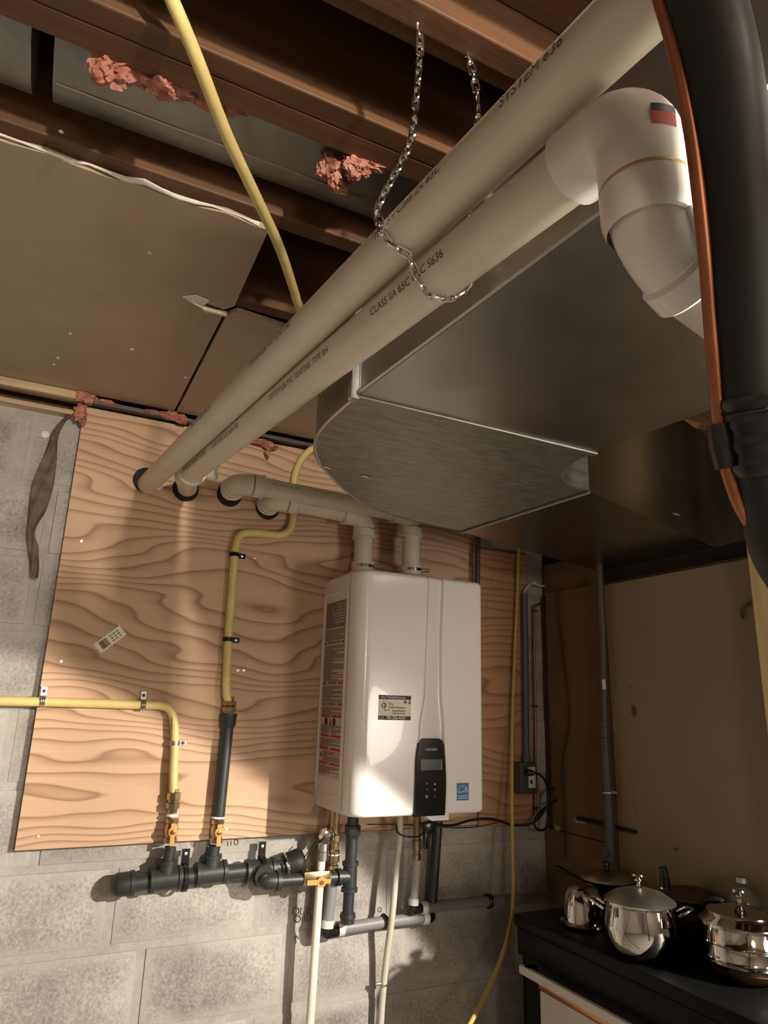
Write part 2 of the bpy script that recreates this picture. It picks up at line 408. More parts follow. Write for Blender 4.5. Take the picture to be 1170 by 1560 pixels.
# short ledger below the chain joist
part(ce, 'ledger', MB().box((-.9, -1.60, JB+.075), (1.2, -1.545, JB+.115)), M['joist'], smooth=0, bevel=.002)
part(ce, 'ledger', MB().box((-.9, -1.505, JB+.02), (1.2, -1.47, JB+.06)), M['joist'], smooth=0, bevel=.002)
part(ce, 'ledger', MB().box((-.9, -1.305, JB), (1.2, -1.262, JB+.045)), M['joist'], smooth=0, bevel=.002)
# drywall sheets
def ragged(y, x0, x1, n, amp, seed):
    random.seed(seed); return [(x0+(x1-x0)*i/n, y+random.uniform(-amp, amp)) for i in range(n+1)]
o1 = [(-1.3, -.045), (-1.3, -1.03)] + ragged(-1.032, -.9, .22, 22, .006, 3) + [(.250, -1.03), (.262, -.735), (.245, -.71), (.165, -.722), (.160, -.716), (.249, -.690), (.254, -.05)]
dw = part(ce, 'drywall_sheet', MB().prism(o1, CEIL, CEIL+.0127), M['drywall'], smooth=0)
dw['label'] = 'brown drywall sheet with a torn corner and white chipped front edge'
dw2 = part(ce, 'drywall_sheet', MB().prism([(.262, -.05), (.257, -.69), (.275, -.715), (.45, -.70), (.8, -.69), (1.2, -.68), (1.2, -.05)], CEIL, CEIL+.0127), M['drywall'], smooth=0)
random.seed(11)
# crumbled white gypsum along the exposed sheet edge
g = MB(); xs = [-1.3+i*.03 for i in range(52)]
pts = [(x, -1.034+random.uniform(-.005, .004), CEIL+.004+random.uniform(-.002, .004)) for x in xs if x < .25]
g.sweep(pts, [random.uniform(.0015, .0055) for _ in pts], 7)
part(dw, 'gypsum_edge', g, M['gypsum'])
g = MB(); tear = [(.150, -.722), (.175, -.742), (.205, -.735), (.20, -.712), (.215, -.68), (.19, -.70), (.165, -.712)]
g.prism(tear, CEIL-.004, CEIL-.001); part(dw, 'torn_paper', g, M['gypsum'], smooth=0)
for i, (u, v) in enumerate([(201,532),(88,545),(82,555),(93,200),(107,508),(282,575),(228,385)]):
    p = at(u, v, z=CEIL); s = .004 if i else .006
    g = MB().lathe((p.x, p.y, CEIL-.002), (0, 0, 1), [(0, s*.4), (.001, s), (.003, s*.7)], 7); part(dw, 'chip', g, M['gypsum'])
# curled strip at the torn corner
part(dw, 'paper_curl', MB().sweep(smooth_path([(.165,-.716,CEIL-.004), (.20,-.708,CEIL-.009), (.235,-.704,CEIL-.007), (.252,-.700,CEIL-.004)]), [.003]*8+[.006]*9+[.007]*8, 8), M['drywall'])
# dark metal strip and scraps over the plywood's top edge
part(ce, 'edge_strip', MB().box((.0, -.045, 1.226), (1.3, -.006, 1.238)), M['dpipe'], smooth=0)

# right-hand partition: brown board, beige panel, end post
wr = tag(mesh_obj('wall_right', MB().box((1.72, -.95, FL), (1.78, 0, .80)), M['subfloor'], smooth=0), 'low partition of brown board and beige panel', kind='structure')
part(wr, 'shade_backing', MB().box((1.735, -.955, .80), (1.775, 0, .866)), M['void'], smooth=0)  # added near-black sheet, paints the shade in the gap under the duct
part(wr, 'shade_backing', MB().box((1.735, -.27, .866), (1.775, 0, SUB)), M['void'], smooth=0)  # same painted shade for the dark corner above the board
part(wr, 'board', MB().box((1.70, -.365, -.02), (1.72, -.055, .812)), M['board'], smooth=0)
part(wr, 'board', MB().box((1.704, -.365, FL), (1.72, -.01, -.024)), M['board'], smooth=0)
bp_ = part(wr, 'panel', MB().box((1.698, -.955, FL), (1.72, -.37, .803)), M['panel'], smooth=0)
part(wr, 'cap_strip', MB().box((1.70, -.955, .803), (1.76, -.37, .812)), M['wood_dark'], smooth=0)
part(wr, 'top_plate', MB().box((1.722, -.30, .812), (1.76, -.02, .93)), M['board'], smooth=0)
part(wr, 'end_post', MB().box((1.64, -1.012, FL), (1.72, -.957, JB)), M['post'], smooth=0, bevel=.004)
def blot(u, v, w, h, m, seed, parent, n=18, lift=.0015):
    random.seed(seed); c = at(u, v, x=1.698)
    out = []
    for i in range(n):
        a = 2*math.pi*i/n; k = random.uniform(.72, 1.12)
        out.append((1.698-lift, c.y+math.cos(a)*w*k, c.z+math.sin(a)*h*k))
    g = MB().add(out + [(1.698-lift*.2, p[1], p[2]) for p in out], [tuple(range(n))] + [(i, (i+1) % n, n+(i+1) % n, n+i) for i in range(n)])
    return part(parent, 'stain', g, m, smooth=0)
blot(955, 1225, .045, .075, M['stain'], 1, wr); blot(948, 1180, .03, .06, M['stain'], 2, wr, lift=.0018)
blot(966, 1083, .011, .02, M['stain_dark'], 3, wr); blot(961, 1045, .003, .004, M['stain_dark'], 4, wr)
blot(1030, 1294, .008, .005, M['stain_dark'], 5, wr); blot(1010, 1345, .16, .03, M['stain'], 6, wr)
blot(935, 970, .012, .16, M['stain'], 8, wr); blot(938, 1120, .012, .12, M['stain'], 9, wr)
g = MB().sweep([at(880, 1247, x=1.69), at(925, 1257, x=1.69), at(968, 1268, x=1.69)], .006, 6); part(wr, 'dark_batten', g, M['blackplastic'])
g = MB().sweep(smooth_path([at(1131, 943, x=1.69), at(1130, 930, x=1.686), at(1138, 921, x=1.684), at(1150, 917, x=1.69)]), .004, 8); part(wr, 'wire_hook', g, M['dpipe'])
for u, v, w, h, sd_ in ((850, 1261, .018, .010, 31), (882, 1250, .035, .010, 32)):
    b_ = blot(u, v, w, h, M['plaster'], sd_, wr, lift=.004); b_.name = 'plaster_patch'

# marker writing on the block wall
def strokes(name, lines, y, r=.0010):
    g = MB()
    for l in lines: g.sweep([at(u, v, y=y) for u, v in l], r, 5)
    return part(wb, name, g, M['marker'])
def ell(cx, cy, a, b, n=12): return [(cx+a*math.cos(2*math.pi*i/n), cy+b*math.sin(2*math.pi*i/n)) for i in range(n+1)]
ms = strokes('marker_writing', [
    ell(451, 1388, 5, 5.5), [(459,1382),(458,1393),(465,1392)], [(467,1393),(468,1382),(473,1385),(472,1391),(467,1393)],
    ell(453, 1400, 5.5, 5), [(461,1395),(461,1405)], [(464,1395),(464,1405)], [(467,1394),(467,1404),(471,1403)], [(473,1394),(473,1403)], [(476,1403),(477,1395),(481,1402),(482,1393)],
    [(451,1438),(451,1426)], [(447,1431),(451,1425),(456,1430)],
    [(292,1284),(296,1290),(298,1283)], [(347,1281),(347,1289)], [(352,1281),(352,1288)], ell(360, 1283, 3, 4)], -.002)
ms['label'] = 'handwritten black marker note and arrow on the blocks'

# ------------------------------------------------------------------ plywood backing
PT = -.018
HOLES = [(.211, 1.028), (.329, 1.020), (.459, 1.031), (.588, 1.007)]
ply = tag(mesh_obj('plywood_sheet', MB().box((0, PT, 0), (1.405, -.002, 1.22)), M['ply'], smooth=0),
          'wide tan plywood sheet screwed to the block wall behind the water heater', 'plywood')
part(ply, 'panel_edge', MB().box((-.0015, PT+.0015, -.0015), (0, -.002, 1.22)), M['plyedge'], smooth=0)
part(ply, 'panel_edge', MB().box((0, PT+.0015, -.002), (1.405, -.002, 0)), M['plyedge'], smooth=0)
for hi_, (x, z) in enumerate(HOLES):
    hx_, hz_ = (-.008, -.006) if hi_ < 2 else (.0, -.012)
    part(ply, 'bored_hole', MB().lathe((x+hx_, PT-.0012, z+hz_), (0, 1, 0), [(0, .0405), (.0008, .0405)], 32), M['void'])  # flat near-black disc, the dark inside of the hole painted on
for u, v in [(58,1275),(93,1008),(124,824),(371,1021),(388,850),(345,1263),(362,1021),(322,640+40)]:
    p = at(u, v, y=PT); part(ply, 'screw', MB().lathe((p.x, PT-.0012, p.z), (0, 1, 0), [(0, .002), (.0004, .0045), (.002, .0045)], 10), M['screw'])
tp = at(737, 836, y=PT).z
ply2 = tag(mesh_obj('plywood_offcut', MB().box((1.412, PT, -.01), (1.642, -.002, tp)), M['ply2'], smooth=0),
           'narrow reddish plywood piece behind the yellow cord right of the heater', 'plywood')
part(ply2, 'panel_edge', MB().box((1.642, PT+.001, -.01), (1.644, -.002, tp)), M['plyedge'], smooth=0)
for u, v in [(790,902),(790,1007),(789,1113),(755,888)]:
    p = at(u, v, y=PT); part(ply2, 'screw', MB().lathe((p.x, PT-.0015, p.z), (0, 1, 0), [(0, .002), (.0005, .004), (.002, .004)], 10), M['screw'])

# barcode sticker
c = at(168, 974, y=PT); a = math.radians(43); xd = V((math.cos(a), 0, math.sin(a))); yd = V((-math.sin(a), 0, math.cos(a)))
st = tag(mesh_obj('barcode_sticker', MB().obox((c.x, PT-.0006, c.z), xd*.042, yd*.0165, V((0, .0005, 0))), M['paper'], smooth=0),
         'small white barcode sticker stuck askew on the plywood', 'sticker')
g = MB(); random.seed(5)
for i in range(15):
    w = random.choice((.0004, .0007, .001)); q = c+xd*(-.030+i*.0017); g.obox((q.x, PT-.0013, q.z), xd*w, yd*.012, V((0, .0002, 0)))
part(st, 'barcode', g, M['ink'], smooth=0)
g = MB()
for i in range(3):
    for j in range(3):
        q = c+xd*(.006+j*.011)+yd*(-.008+i*.008); g.obox((q.x, PT-.0013, q.z), xd*(.004-.0006*((i+j) % 3)), yd*.0019, V((0, .0002, 0)))
part(st, 'print', g, M['ink'], smooth=0)

# ------------------------------------------------------------------ tankless water heater
HX0, HX1, HZ0, HZ1, HY = .804, 1.2415, .0814, .7758, -.298
wh = thing('water_heater', 'white wall-mounted tankless water heater with black control strip', 'water heater', (1.02, PT, HZ0))
def rounded_plan(x0, x1, yb, yf, rl, rr, n=8):
    pts = [(x0, yb)]
    for i in range(n+1):
        a = math.pi/2*i/n; pts.append((x0+rl-rl*math.cos(a), yf+rl-rl*math.sin(a)))
    for i in range(n+1):
        a = math.pi/2*i/n; pts.append((x1-rr+rr*math.sin(a), yf+rr-rr*math.cos(a)))
    pts.append((x1, yb)); return pts
def loft_box(x0, x1, yb, yf, rl, rr, z0, z1, rz):
    mb = MB(); rings = []
    zs = []
    for i in range(5):
        a = math.pi/2*i/4; zs.append((z0+rz-rz*math.cos(a)*1, rz-rz*math.sin(a)))
    zs += [(z1-rz+rz*math.sin(math.pi/2*i/4), rz-rz*math.cos(math.pi/2*i/4)) for i in range(5)]
    vs_, fs = [], []
    for z, ins in zs:
        for (x, y) in rounded_plan(x0+ins, x1-ins, yb, yf+ins, rl, rr): vs_.append((x, y, z))
    n = len(rounded_plan(x0, x1, yb, yf, rl, rr))
    for i in range(len(zs)-1):
        for k in range(n-1): fs.append((i*n+k, i*n+k+1, (i+1)*n+k+1, (i+1)*n+k))
    fs.append(tuple(range(n))[::-1]); fs.append(tuple((len(zs)-1)*n+k for k in range(n)))
    for i in range(len(zs)-1): fs.append((i*n, (i+1)*n, (i+1)*n+n-1, i*n+n-1))
    return mb.add(vs_, fs)
YS = -.232   # seam between rear case and front cover
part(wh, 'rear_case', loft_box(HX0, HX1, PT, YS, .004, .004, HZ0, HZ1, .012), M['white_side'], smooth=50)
# front cover: plan with a large left round, front face with a shallow channel between two flowing ridges
def s1(z):
    t = (z-HZ0)/(HZ1-HZ0)
    a = [(0, 1.0015), (.20, 1.004), (.34, 1.015), (.50, 1.030), (1, 1.038)]
    return interp(a, t)
def s2(z):
    t = (z-HZ0)/(HZ1-HZ0)
    a = [(0, 1.103), (.12, 1.106), (.34, 1.097), (.50, 1.087), (.7, 1.086), (1, 1.092)]
    return interp(a, t)
def interp(a, t):
    for (t0, v0), (t1_, v1) in zip(a, a[1:]):
        if t <= t1_:
            k = (t-t0)/(t1_-t0); k = k*k*(3-2*k); return v0+(v1-v0)*k
    return a[-1][1]
fc = MB(); nz = 60; vs_, fs = [], []
RL, RR = .042, .016
def front_row(z, ins):
    row = [(HX0+ins, YS)]
    for i in range(11):
        a_ = math.pi/2*i/10; row.append((HX0+ins+RL-RL*math.cos(a_), HY+ins+RL-RL*math.sin(a_)))
    xa, xb = HX0+ins+RL, HX1-ins-RR; e1, e2 = s1(z), s2(z)
    us = [xa+(e1-.012-xa)*i/6 for i in range(1, 6)] + [e1-.006, e1-.0022, e1, e1+.0016, e1+.003, e1+.006] + [e1+.006+(e2-.012-e1-.006)*i/5 for i in range(1, 5)] + [e2-.012, e2-.008, e2-.005, e2-.0025, e2, e2+.003, e2+.006, e2+.01] + [e2+.01+(xb-e2-.01)*i/5 for i in range(1, 6)]
    for x in us:
        dpt = 0
        if x > e1-.0023 and x < e2+.003:
            if x <= e1: dpt = .0055
            elif x <= e1+.0016: dpt = .006
            elif x < e1+.0035: dpt = .0015
            else:
                k = (x-(e1+.0035))/(e2-e1-.0035); dpt = .0015+.0085*min(1, k)**2 if x < e2-.004 else .010*(e2+.003-x)/.007
        row.append((x, HY+ins+max(0, dpt)))
    for i in range(7):
        a_ = math.pi/2*i/6; row.append((HX1-ins-RR+RR*math.sin(a_), HY+ins+RR-RR*math.cos(a_)))
    row.append((HX1-ins, YS)); return row
zs = []
for i in range(6): a_ = math.pi/2*i/5; zs.append((HZ0+.014-.014*math.cos(a_), .014-.014*math.sin(a_)))
zs += [(HZ0+.014+(HZ1-HZ0-.028)*i/nz, 0) for i in range(1, nz)]
for i in range(6): a_ = math.pi/2*i/5; zs.append((HZ1-.014+.014*math.sin(a_), .014-.014*math.cos(a_)))
nr = None
for z, ins in zs:
    r_ = front_row(z, ins); nr = len(r_); vs_ += [(x, y, z) for x, y in r_]
for i in range(len(zs)-1):
    for k in range(nr-1): fs.append((i*nr+k, i*nr+k+1, (i+1)*nr+k+1, (i+1)*nr+k))
fs.append(tuple(range(nr))[::-1]); fs.append(tuple((len(zs)-1)*nr+k for k in range(nr)))
fs += [(i*nr, (i+1)*nr, (i+1)*nr+nr-1, i*nr+nr-1) for i in range(len(zs)-1)]
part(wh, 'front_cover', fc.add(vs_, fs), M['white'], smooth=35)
part(wh, 'case_seam', MB().box((HX0-.0006, YS-.0008, HZ0+.012), (HX0+.002, YS+.0008, HZ1-.012)), M['ink'], smooth=0)
# black control strip between the ridges
cz1 = at(655, 1125, y=HY).z
def panel_outline():
    L_, R_ = [], []
    n = 16
    for i in range(n+1):
        z = HZ0-.001+(cz1-HZ0)*i/n
        L_.append((s1(z)+.0005, z)); R_.append((s2(z)-.0005, z))
    # round the top corners
    L_ = L_[:-1]+[(L_[-1][0]+.001, cz1-.012), (L_[-1][0]+.005, cz1-.003), (L_[-1][0]+.013, cz1)]
    R_ = R_[:-1]+[(R_[-1][0]-.001, cz1-.016), (R_[-1][0]-.006, cz1-.005), (R_[-1][0]-.016, cz1)]
    return L_+R_[::-1]
po = panel_outline(); n = len(po)
g = MB().add([(x, HY-.0025, z) for x, z in po]+[(x, HY+.012, z) for x, z in po],
             [tuple(range(n)), tuple(range(n, 2*n))[::-1]]+[(i, (i+1) % n, n+(i+1) % n, n+i) for i in range(n)])
cpn = part(wh, 'control_panel', g, M['glossblack'], smooth=30, bevel=.0008, bseg=1)
yp = HY-.0031
a, b = at(641, 1157, y=yp), at(673, 1173, y=yp)
part(cpn, 'display', MB().box((a.x, yp-.0004, b.z), (b.x, HY, a.z)), M['lcd'], smooth=0)
part(cpn, 'display_rim', MB().box((b.x-.0012, yp-.0008, b.z), (b.x, HY, a.z)), M['grey'], smooth=0)
p = at(648, 1143.5, y=yp)
text_obj('logo', 'navien', .014, p, (1,0,0), (0,0,1), M['grey'], cpn, squeeze=1.15)
for (u, v, s) in [(650.5,1193.5,'^'),(662.5,1194,'a'),(650.5,1203,'<'),(662.5,1203.5,'v'),(650,1213.5,'o'),(662.5,1214,'i')]:
    p = at(u, v, y=yp); g = MB(); y0 = yp-.0004
    if s == 'a': g.add([(p.x-.003, y0, p.z-.003), (p.x+.003, y0, p.z-.003), (p.x, y0, p.z+.003)], [(0,1,2)])
    elif s == 'v': g.add([(p.x-.003, y0, p.z+.003), (p.x+.003, y0, p.z+.003), (p.x, y0, p.z-.003)], [(0,2,1)])
    elif s == '^': g.sweep([(p.x-.004, y0, p.z-.002), (p.x, y0, p.z+.002), (p.x+.004, y0, p.z-.002)], .0007, 5)
    elif s == '<': g.sweep([(p.x-.004, y0, p.z+.001), (p.x+.002, y0, p.z+.002), (p.x+.004, y0, p.z-.002)], .0007, 5)
    elif s == 'o': g.torus((p.x, y0, p.z), (0,1,0), .003, .0012, 12, 5)
    else: g.sweep([(p.x, y0, p.z-.003), (p.x, y0, p.z+.003)], .0006, 5)
    part(cpn, 'touch_key', g, M['grey'], smooth=0)
# white foot under the control strip
a, b = at(641, 1246, y=HY+.02), at(679, 1243, y=HY+.02)
part(wh, 'access_tab', MB().add([(a.x, HY+.03, HZ0+.004), (b.x, HY+.03, HZ0+.004), (b.x, HY+.004, HZ0+.004), (a.x, HY+.004, HZ0+.004),
    (a.x+.02, HY+.03, HZ0-.013), (b.x, HY+.03, HZ0-.013), (b.x, HY+.004, HZ0-.015), (a.x+.028, HY+.004, HZ0-.015)],
    [(0,1,2,3),(4,7,6,5),(0,4,5,1),(1,5,6,2),(2,6,7,3),(3,7,4,0)]), M['white'], smooth=0)
# installer's sticker
TL, BR = at(577, 1058.5, y=HY), at(625.5, 1097.5, y=HY)
sw, sh = BR.x-TL.x, TL.z-BR.z
ys = HY-.0006
stk = part(wh, 'installer_sticker', MB().box((TL.x, ys, BR.z), (BR.x, HY+.001, TL.z)), M['paper'], smooth=0)
part(stk, 'banner', MB().box((TL.x, ys-.0003, TL.z-sh*.165), (BR.x, HY, TL.z)), M['black'], smooth=0)
part(stk, 'banner', MB().box((TL.x, ys-.0003, BR.z), (BR.x, HY, BR.z+sh*.165)), M['black'], smooth=0)
yt = ys-.0006
def st_text(s, fx, fz, h, m, w=1.0, bold=.0):
    return text_obj('lettering', s, h, (TL.x+sw*fx, yt, TL.z-sh*fz), (1,0,0), (0,0,1), m, stk, squeeze=w, bold=bold)
st_text('www.TheGeekDoctors.ca', .05, .125, sh*.15, M['paper'], .74)
st_text('Call:', .03, .965, sh*.14, M['paper'], .9)
st_text('705-326-4333', .235, .965, sh*.17, M['paper'], .96, .00012)
st_text('The', .30, .40, sh*.14, M['red'], 1.0, .00012)
st_text('Geek', .30, .53, sh*.14, M['red'], .95, .00012)
st_text('Doctors.ca', .52, .53, sh*.14, M['ink'], .72, .0001)
st_text('Residential Maintenance', .42, .655, sh*.10, M['black'], .63, .00008)
st_text('Heating & Cooling', .42, .76, sh*.10, M['black'], .83, .00008)
def stp(fx, fz): return V((TL.x+sw*fx, yt, TL.z-sh*fz))
g = MB().lathe(stp(.165, .42), (0, 1, 0), [(0, sh*.13), (.0002, sh*.13)], 6); e1_ = part(stk, 'emblem', g, M['ink'], smooth=0)
part(stk, 'emblem', MB().obox(stp(.15, .42)+V((0, -.0003, 0)), V((sh*.015, 0, sh*.06)), V((0, .0001, 0)), V((sh*.03, 0, -.002))), M['paper'], smooth=0)
part(stk, 'emblem', MB().sweep([stp(.20+.05*math.cos(t*.5), .24-.10*math.sin(t*.5)) for t in range(0, 8)], .0005, 5), M['ink'])
part(stk, 'emblem', MB().sweep(smooth_path([stp(.17, .55), stp(.19, .63), stp(.24, .60), stp(.28, .58), stp(.33, .63)]), .0009, 5), M['black'])
part(stk, 'emblem', MB().lathe(stp(.82, .26), (0, 1, 0), [(0, sh*.075), (.0002, sh*.075)], 9), M['ink'], smooth=0)
q = stp(.955, .34); part(stk, 'emblem', MB().add([q+V((-.0045, 0, 0)), q+V((.0045, 0, 0)), q+V((.001, 0, .013)), q+V((-.001, 0, .013))], [(0,1,2,3)]), M['ink'], smooth=0)
# blue efficiency label
a, b = at(695.5, 1193, y=HY), at(714, 1219, y=HY)
en = part(wh, 'efficiency_label', MB().box((a.x-.0012, ys, b.z-.0012), (b.x+.0012, HY+.001, a.z+.0012)), M['sky'], smooth=0)
part(en, 'field', MB().box((a.x, ys-.0003, b.z), (b.x, HY, a.z)), M['blue'], smooth=0)
w_, h_ = b.x-a.x, a.z-b.z
part(en, 'arc', MB().sweep([(a.x+w_*(.5-.42*math.cos(t)), yt, b.z+h_*(.50+.33*math.sin(t))) for t in [math.pi*i/12 for i in range(13)]], .0008, 5), M['sky'])
part(en, 'script', MB().sweep(smooth_path([(a.x+w_*x, yt, b.z+h_*z) for x, z in [(.12,.44),(.25,.50),(.35,.46),(.48,.53),(.6,.5),(.72,.66),(.78,.72),(.74,.55),(.85,.48)]]), .0011, 5), M['sky'])
part(en, 'rule', MB().box((a.x+.002, yt-.0001, b.z+h_*.24), (b.x-.002, HY, b.z+h_*.27)), M['sky'], smooth=0)
part(en, 'rule', MB().box((a.x+.004, yt-.0001, b.z+h_*.12), (b.x-.004, HY, b.z+h_*.15)), M['sky'], smooth=0)
# left side: raised frame and printed instruction label
xs_ = HX0
def sd(u, v): p = at(u, v, x=xs_); return p
fy0, fy1 = -.030, -.216; fz0, fz1 = HZ0+.045, HZ1-.055
def rrect(y0, y1, z0, z1, r, n=5):
    o = []
    for (cy, cz, a0) in ((y1-r, z1-r, 0), (y0+r, z1-r, math.pi/2), (y0+r, z0+r, math.pi), (y1-r, z0+r, 3*math.pi/2)):
        for i in range(n+1): a_ = a0+math.pi/2*i/n; o.append((cy+r*math.cos(a_), cz+r*math.sin(a_)))
    return o
o_ = rrect(min(fy0, fy1), max(fy0, fy1), fz0, fz1, .022)
part(wh, 'side_bead', MB().sweep([(xs_, y, z) for y, z in o_+o_[:1]], .0022, 6, False), M['white'])
for yy in (-.05, -.19): part(wh, 'screw', MB().lathe((xs_+.001, yy, HZ1-.03), (-1, 0, 0), [(0, .004), (.002, .004), (.003, .002)], 10), M['chrome'])
ly0, ly1, lz0, lz1 = -.050, -.205, fz0+.045, fz1-.028
lab = part(wh, 'instruction_label', MB().box((xs_-.0006, ly1, lz0), (xs_+.001, ly0, lz1)), M['labelbase'], smooth=0)
LH = lz1-lz0
def lrect(g, f0, f1, z, h, lift=.0011): g.box((xs_-lift, ly0+(ly1-ly0)*f1, z-h), (xs_-lift+.0004, ly0+(ly1-ly0)*f0, z))
ink = MB(); red = MB(); white = MB(); dark = MB(); random.seed(21)
bars = {.245: 'w', .48: 'rw', .60: 'rw', .665: 'R', .775: 'R', .845: 'R', .925: 'R'}
lrect(ink, .0, 1, lz1, LH*.155, .0009)
g2 = MB()
for i in range(3): white.sweep([(xs_-.0014, ly0+(ly1-ly0)*(.25+.05*i+.25*t), lz1-LH*(.04+.03*i+.05*t*t)) for t in [k/6 for k in range(7)]], .0009, 5)
for i in range(7):
    for j in range(4): lrect(white, .56+j*.11, .62+j*.11, lz1-LH*(.015+i*.018), LH*.008, .0013)
f = .165
while f < .985:
    hit = [b_ for b_ in bars if abs(f-b_) < .013]
    if hit:
        k_ = bars[hit[0]]; zz = lz1-LH*(hit[0]-.007)
        if k_ == 'R': rb_ = MB(); lrect(rb_, 0, 1, zz, LH*.015); part(lab, 'red_bar', rb_, M['red'], smooth=0); lrect(white, .42, .56, zz-LH*.004, LH*.006, .0014)
        elif k_ == 'rw':
            for f0_, f1_ in ((0, .2), (.78, 1)): rb_ = MB(); lrect(rb_, f0_, f1_, zz, LH*.014); part(lab, 'red_bar', rb_, M['red'], smooth=0)
            lrect(ink, .27, .70, zz, LH*.008); lrect(ink, .27, .70, zz-LH*.01, LH*.004)
        else: lrect(dark, .0, .07, zz, LH*.014); lrect(dark, .9, .98, zz, LH*.014); lrect(ink, .12, .85, zz, LH*.010)
        bars.pop(hit[0]); f = hit[0]+.016; continue
    if .675 < f < .715: f += .004; continue
    wd_ = 1.0 if random.random() < .72 else random.uniform(.35, .8)
    zz = lz1-LH*f; st0 = .16 if .86 < f < .915 else 0
    if .735 < f < .765: lrect(ink, 0, .44, zz, LH*.0042); lrect(ink, .52, wd_ if wd_ > .55 else 1, zz, LH*.0042)
    else: lrect(ink, st0, wd_, zz, LH*.0042)
    f += .0068
for i, cm_ in enumerate((M['black'], M['red'], M['black'])):
    c_ = MB()
    y = ly0+(ly1-ly0)*(.26+.2*i); z = lz1-LH*.698
    if i == 1: c_.add([(xs_-.0012, y+.012, z-.012), (xs_-.0012, y-.014, z-.014), (xs_-.0012, y-.008, z+.012), (xs_-.0012, y+.003, z+.002)], [(0,1,2,3)])
    else: c_.lathe((xs_-.0008, y, z), (-1, 0, 0), [(0, .012), (.0004, .012)], 12)
    part(lab, 'pictogram', c_, cm_, smooth=0)
y = ly0+(ly1-ly0)*.08; dark.lathe((xs_-.0008, y, lz1-LH*.885), (-1, 0, 0), [(0, .006), (.0004, .006)], 8)
tag(part(lab, 'body_print', ink, M['ink'], smooth=0), kind='stuff')
tag(part(lab, 'light_print', white, M['labelbase'], smooth=0), kind='stuff'); tag(part(lab, 'dark_print', dark, M['black'], smooth=0), kind='stuff')

# ------------------------------------------------------------------ PVC vent pipes
PR = .0302
def hub(mb, A, D, L=.036, r=.0368, lip=.0395):
    return mb.lathe(A, D, [(0, PR), (.0, lip), (.004, lip), (.006, r), (L-.002, r), (L, r-.003), (L, PR)], 28, False)
def elbow(mb, p0, d0, d1, R, r=.0352, n=10):
    """bend from p0 heading d0 to heading d1; returns end point"""
    d0, d1 = V(d0).normalized(), V(d1).normalized(); ang = d0.angle(d1); T = R*math.tan(ang/2)
    c = V(p0)+d0*T; p1 = c+d1*T
    pts = []
    ax = d0.cross(d1).normalized(); nn = ax.cross(d0); cen = V(p0)+nn*R
    for i in range(n+1):
        a_ = ang*i/n; pts.append(cen-nn*R*math.cos(a_)+d0*R*math.sin(a_))
    mb.sweep(pts, r, 28, False); return p1
A1 = V((.2063, 0, 1.0114)); D1 = V((.062, -1, -.045))
def p1(s): return A1+D1*s
def p2(s): return p1(s)+V((.068-.030*s/1.5, 0, -.005-.048*s/1.5))
vp1 = thing('vent_pipe', 'upper long cream PVC vent pipe running from its own hole toward the camera', 'pipe', p1(0), 'PVC vent pipes')
part(vp1, 'pipe', MB().sweep([p1(-.02), p1(1), p1(2.6)], PR, 32), M['pvc'])
def wrapped(par, name, s, A, D, s0, ang, size, side, m=M['print'], squeeze=1.0, R=PR, flip=1):
    """print lettering laid on a pipe; ang measured from up-vector around the axis"""
    D = V(D).normalized(); up = V((0,0,1)); up = (up-D*up.dot(D)).normalized(); sdv = D.cross(up)
    def fn(x, y):
        a_ = ang+y/R*flip
        return V(A)+D*(s0+x)+(up*math.cos(a_)+sdv*math.sin(a_))*(R+.0004)
    return text_obj(name, s, size, None, (1,0,0), (0,1,0), m, par, squeeze=squeeze, fn=fn)
# the left side of pipe 1 (seen from the camera) faces -x and down
L1 = D1.normalized(); 
for s0, s in ((.62, 'PVC PIPE VENTING IIA'), (1.02, 'SYSTEM 636 PVC VENTING'), (1.47, 'Type BH Class IIA 65C'), (1.72, 'SYSTEM 636')):
    wrapped(vp1, 'pipe_print', s, A1, D1, s0, math.radians(94), .017, 1, squeeze=.95, flip=-1)
# scuffs
vp2 = thing('vent_pipe', 'lower cream PVC vent pipe that meets the big white elbow near the camera', 'pipe', (HOLES[1][0], PT, HOLES[1][1]), 'PVC vent pipes')
d2 = (p2(1.7)-p2(.2)).normalized()
h2 = V((HOLES[1][0]+.003, .02, HOLES[1][1]+.006)); js = p2(.245); sd2 = (js-h2).normalized()
part(vp2, 'wall_stub', MB().sweep([h2, js], PR, 28), M['pvc'])
g = MB(); g.sweep([js-sd2*.040, js-sd2*.036, js, p2(.285), p2(.289)], [.0345, .0362, .0362, .0362, .0380], 28)
hub(g, p2(.296), -d2, .012, .0362, .0388)
part(vp2, 'offset_fitting', g, M['pvc'])
part(vp2, 'pipe', MB().sweep([p2(.27), p2(.9), p2(1.77)], PR, 32), M['pvc'])
for s0, s in ((.32, 'SYSTEM 636 VENTING TYPE BH'), (.60, 'CLASS IIA 65C ULC S636 IPEX'), (1.0, 'SYSTEM 636 PVC VENTING TYPE BH'), (1.40, 'CLASS IIA 65C ULC S636')):
    wrapped(vp2, 'pipe_print', s, p2(0), d2, s0, math.radians(112), .015, 1, squeeze=1.1, flip=-1)
# white disc added for the lamp-lit right side of the offset fitting
part(vp2, 'lit_side_disc', MB().lathe(at(313, 716, y=-.225), V((.80, -.35, .1)), [(0, .026), (.012, .031), (.028, .031), (.031, .027), (.031, .024), (.026, .022)], 24), M['pvc_new'])
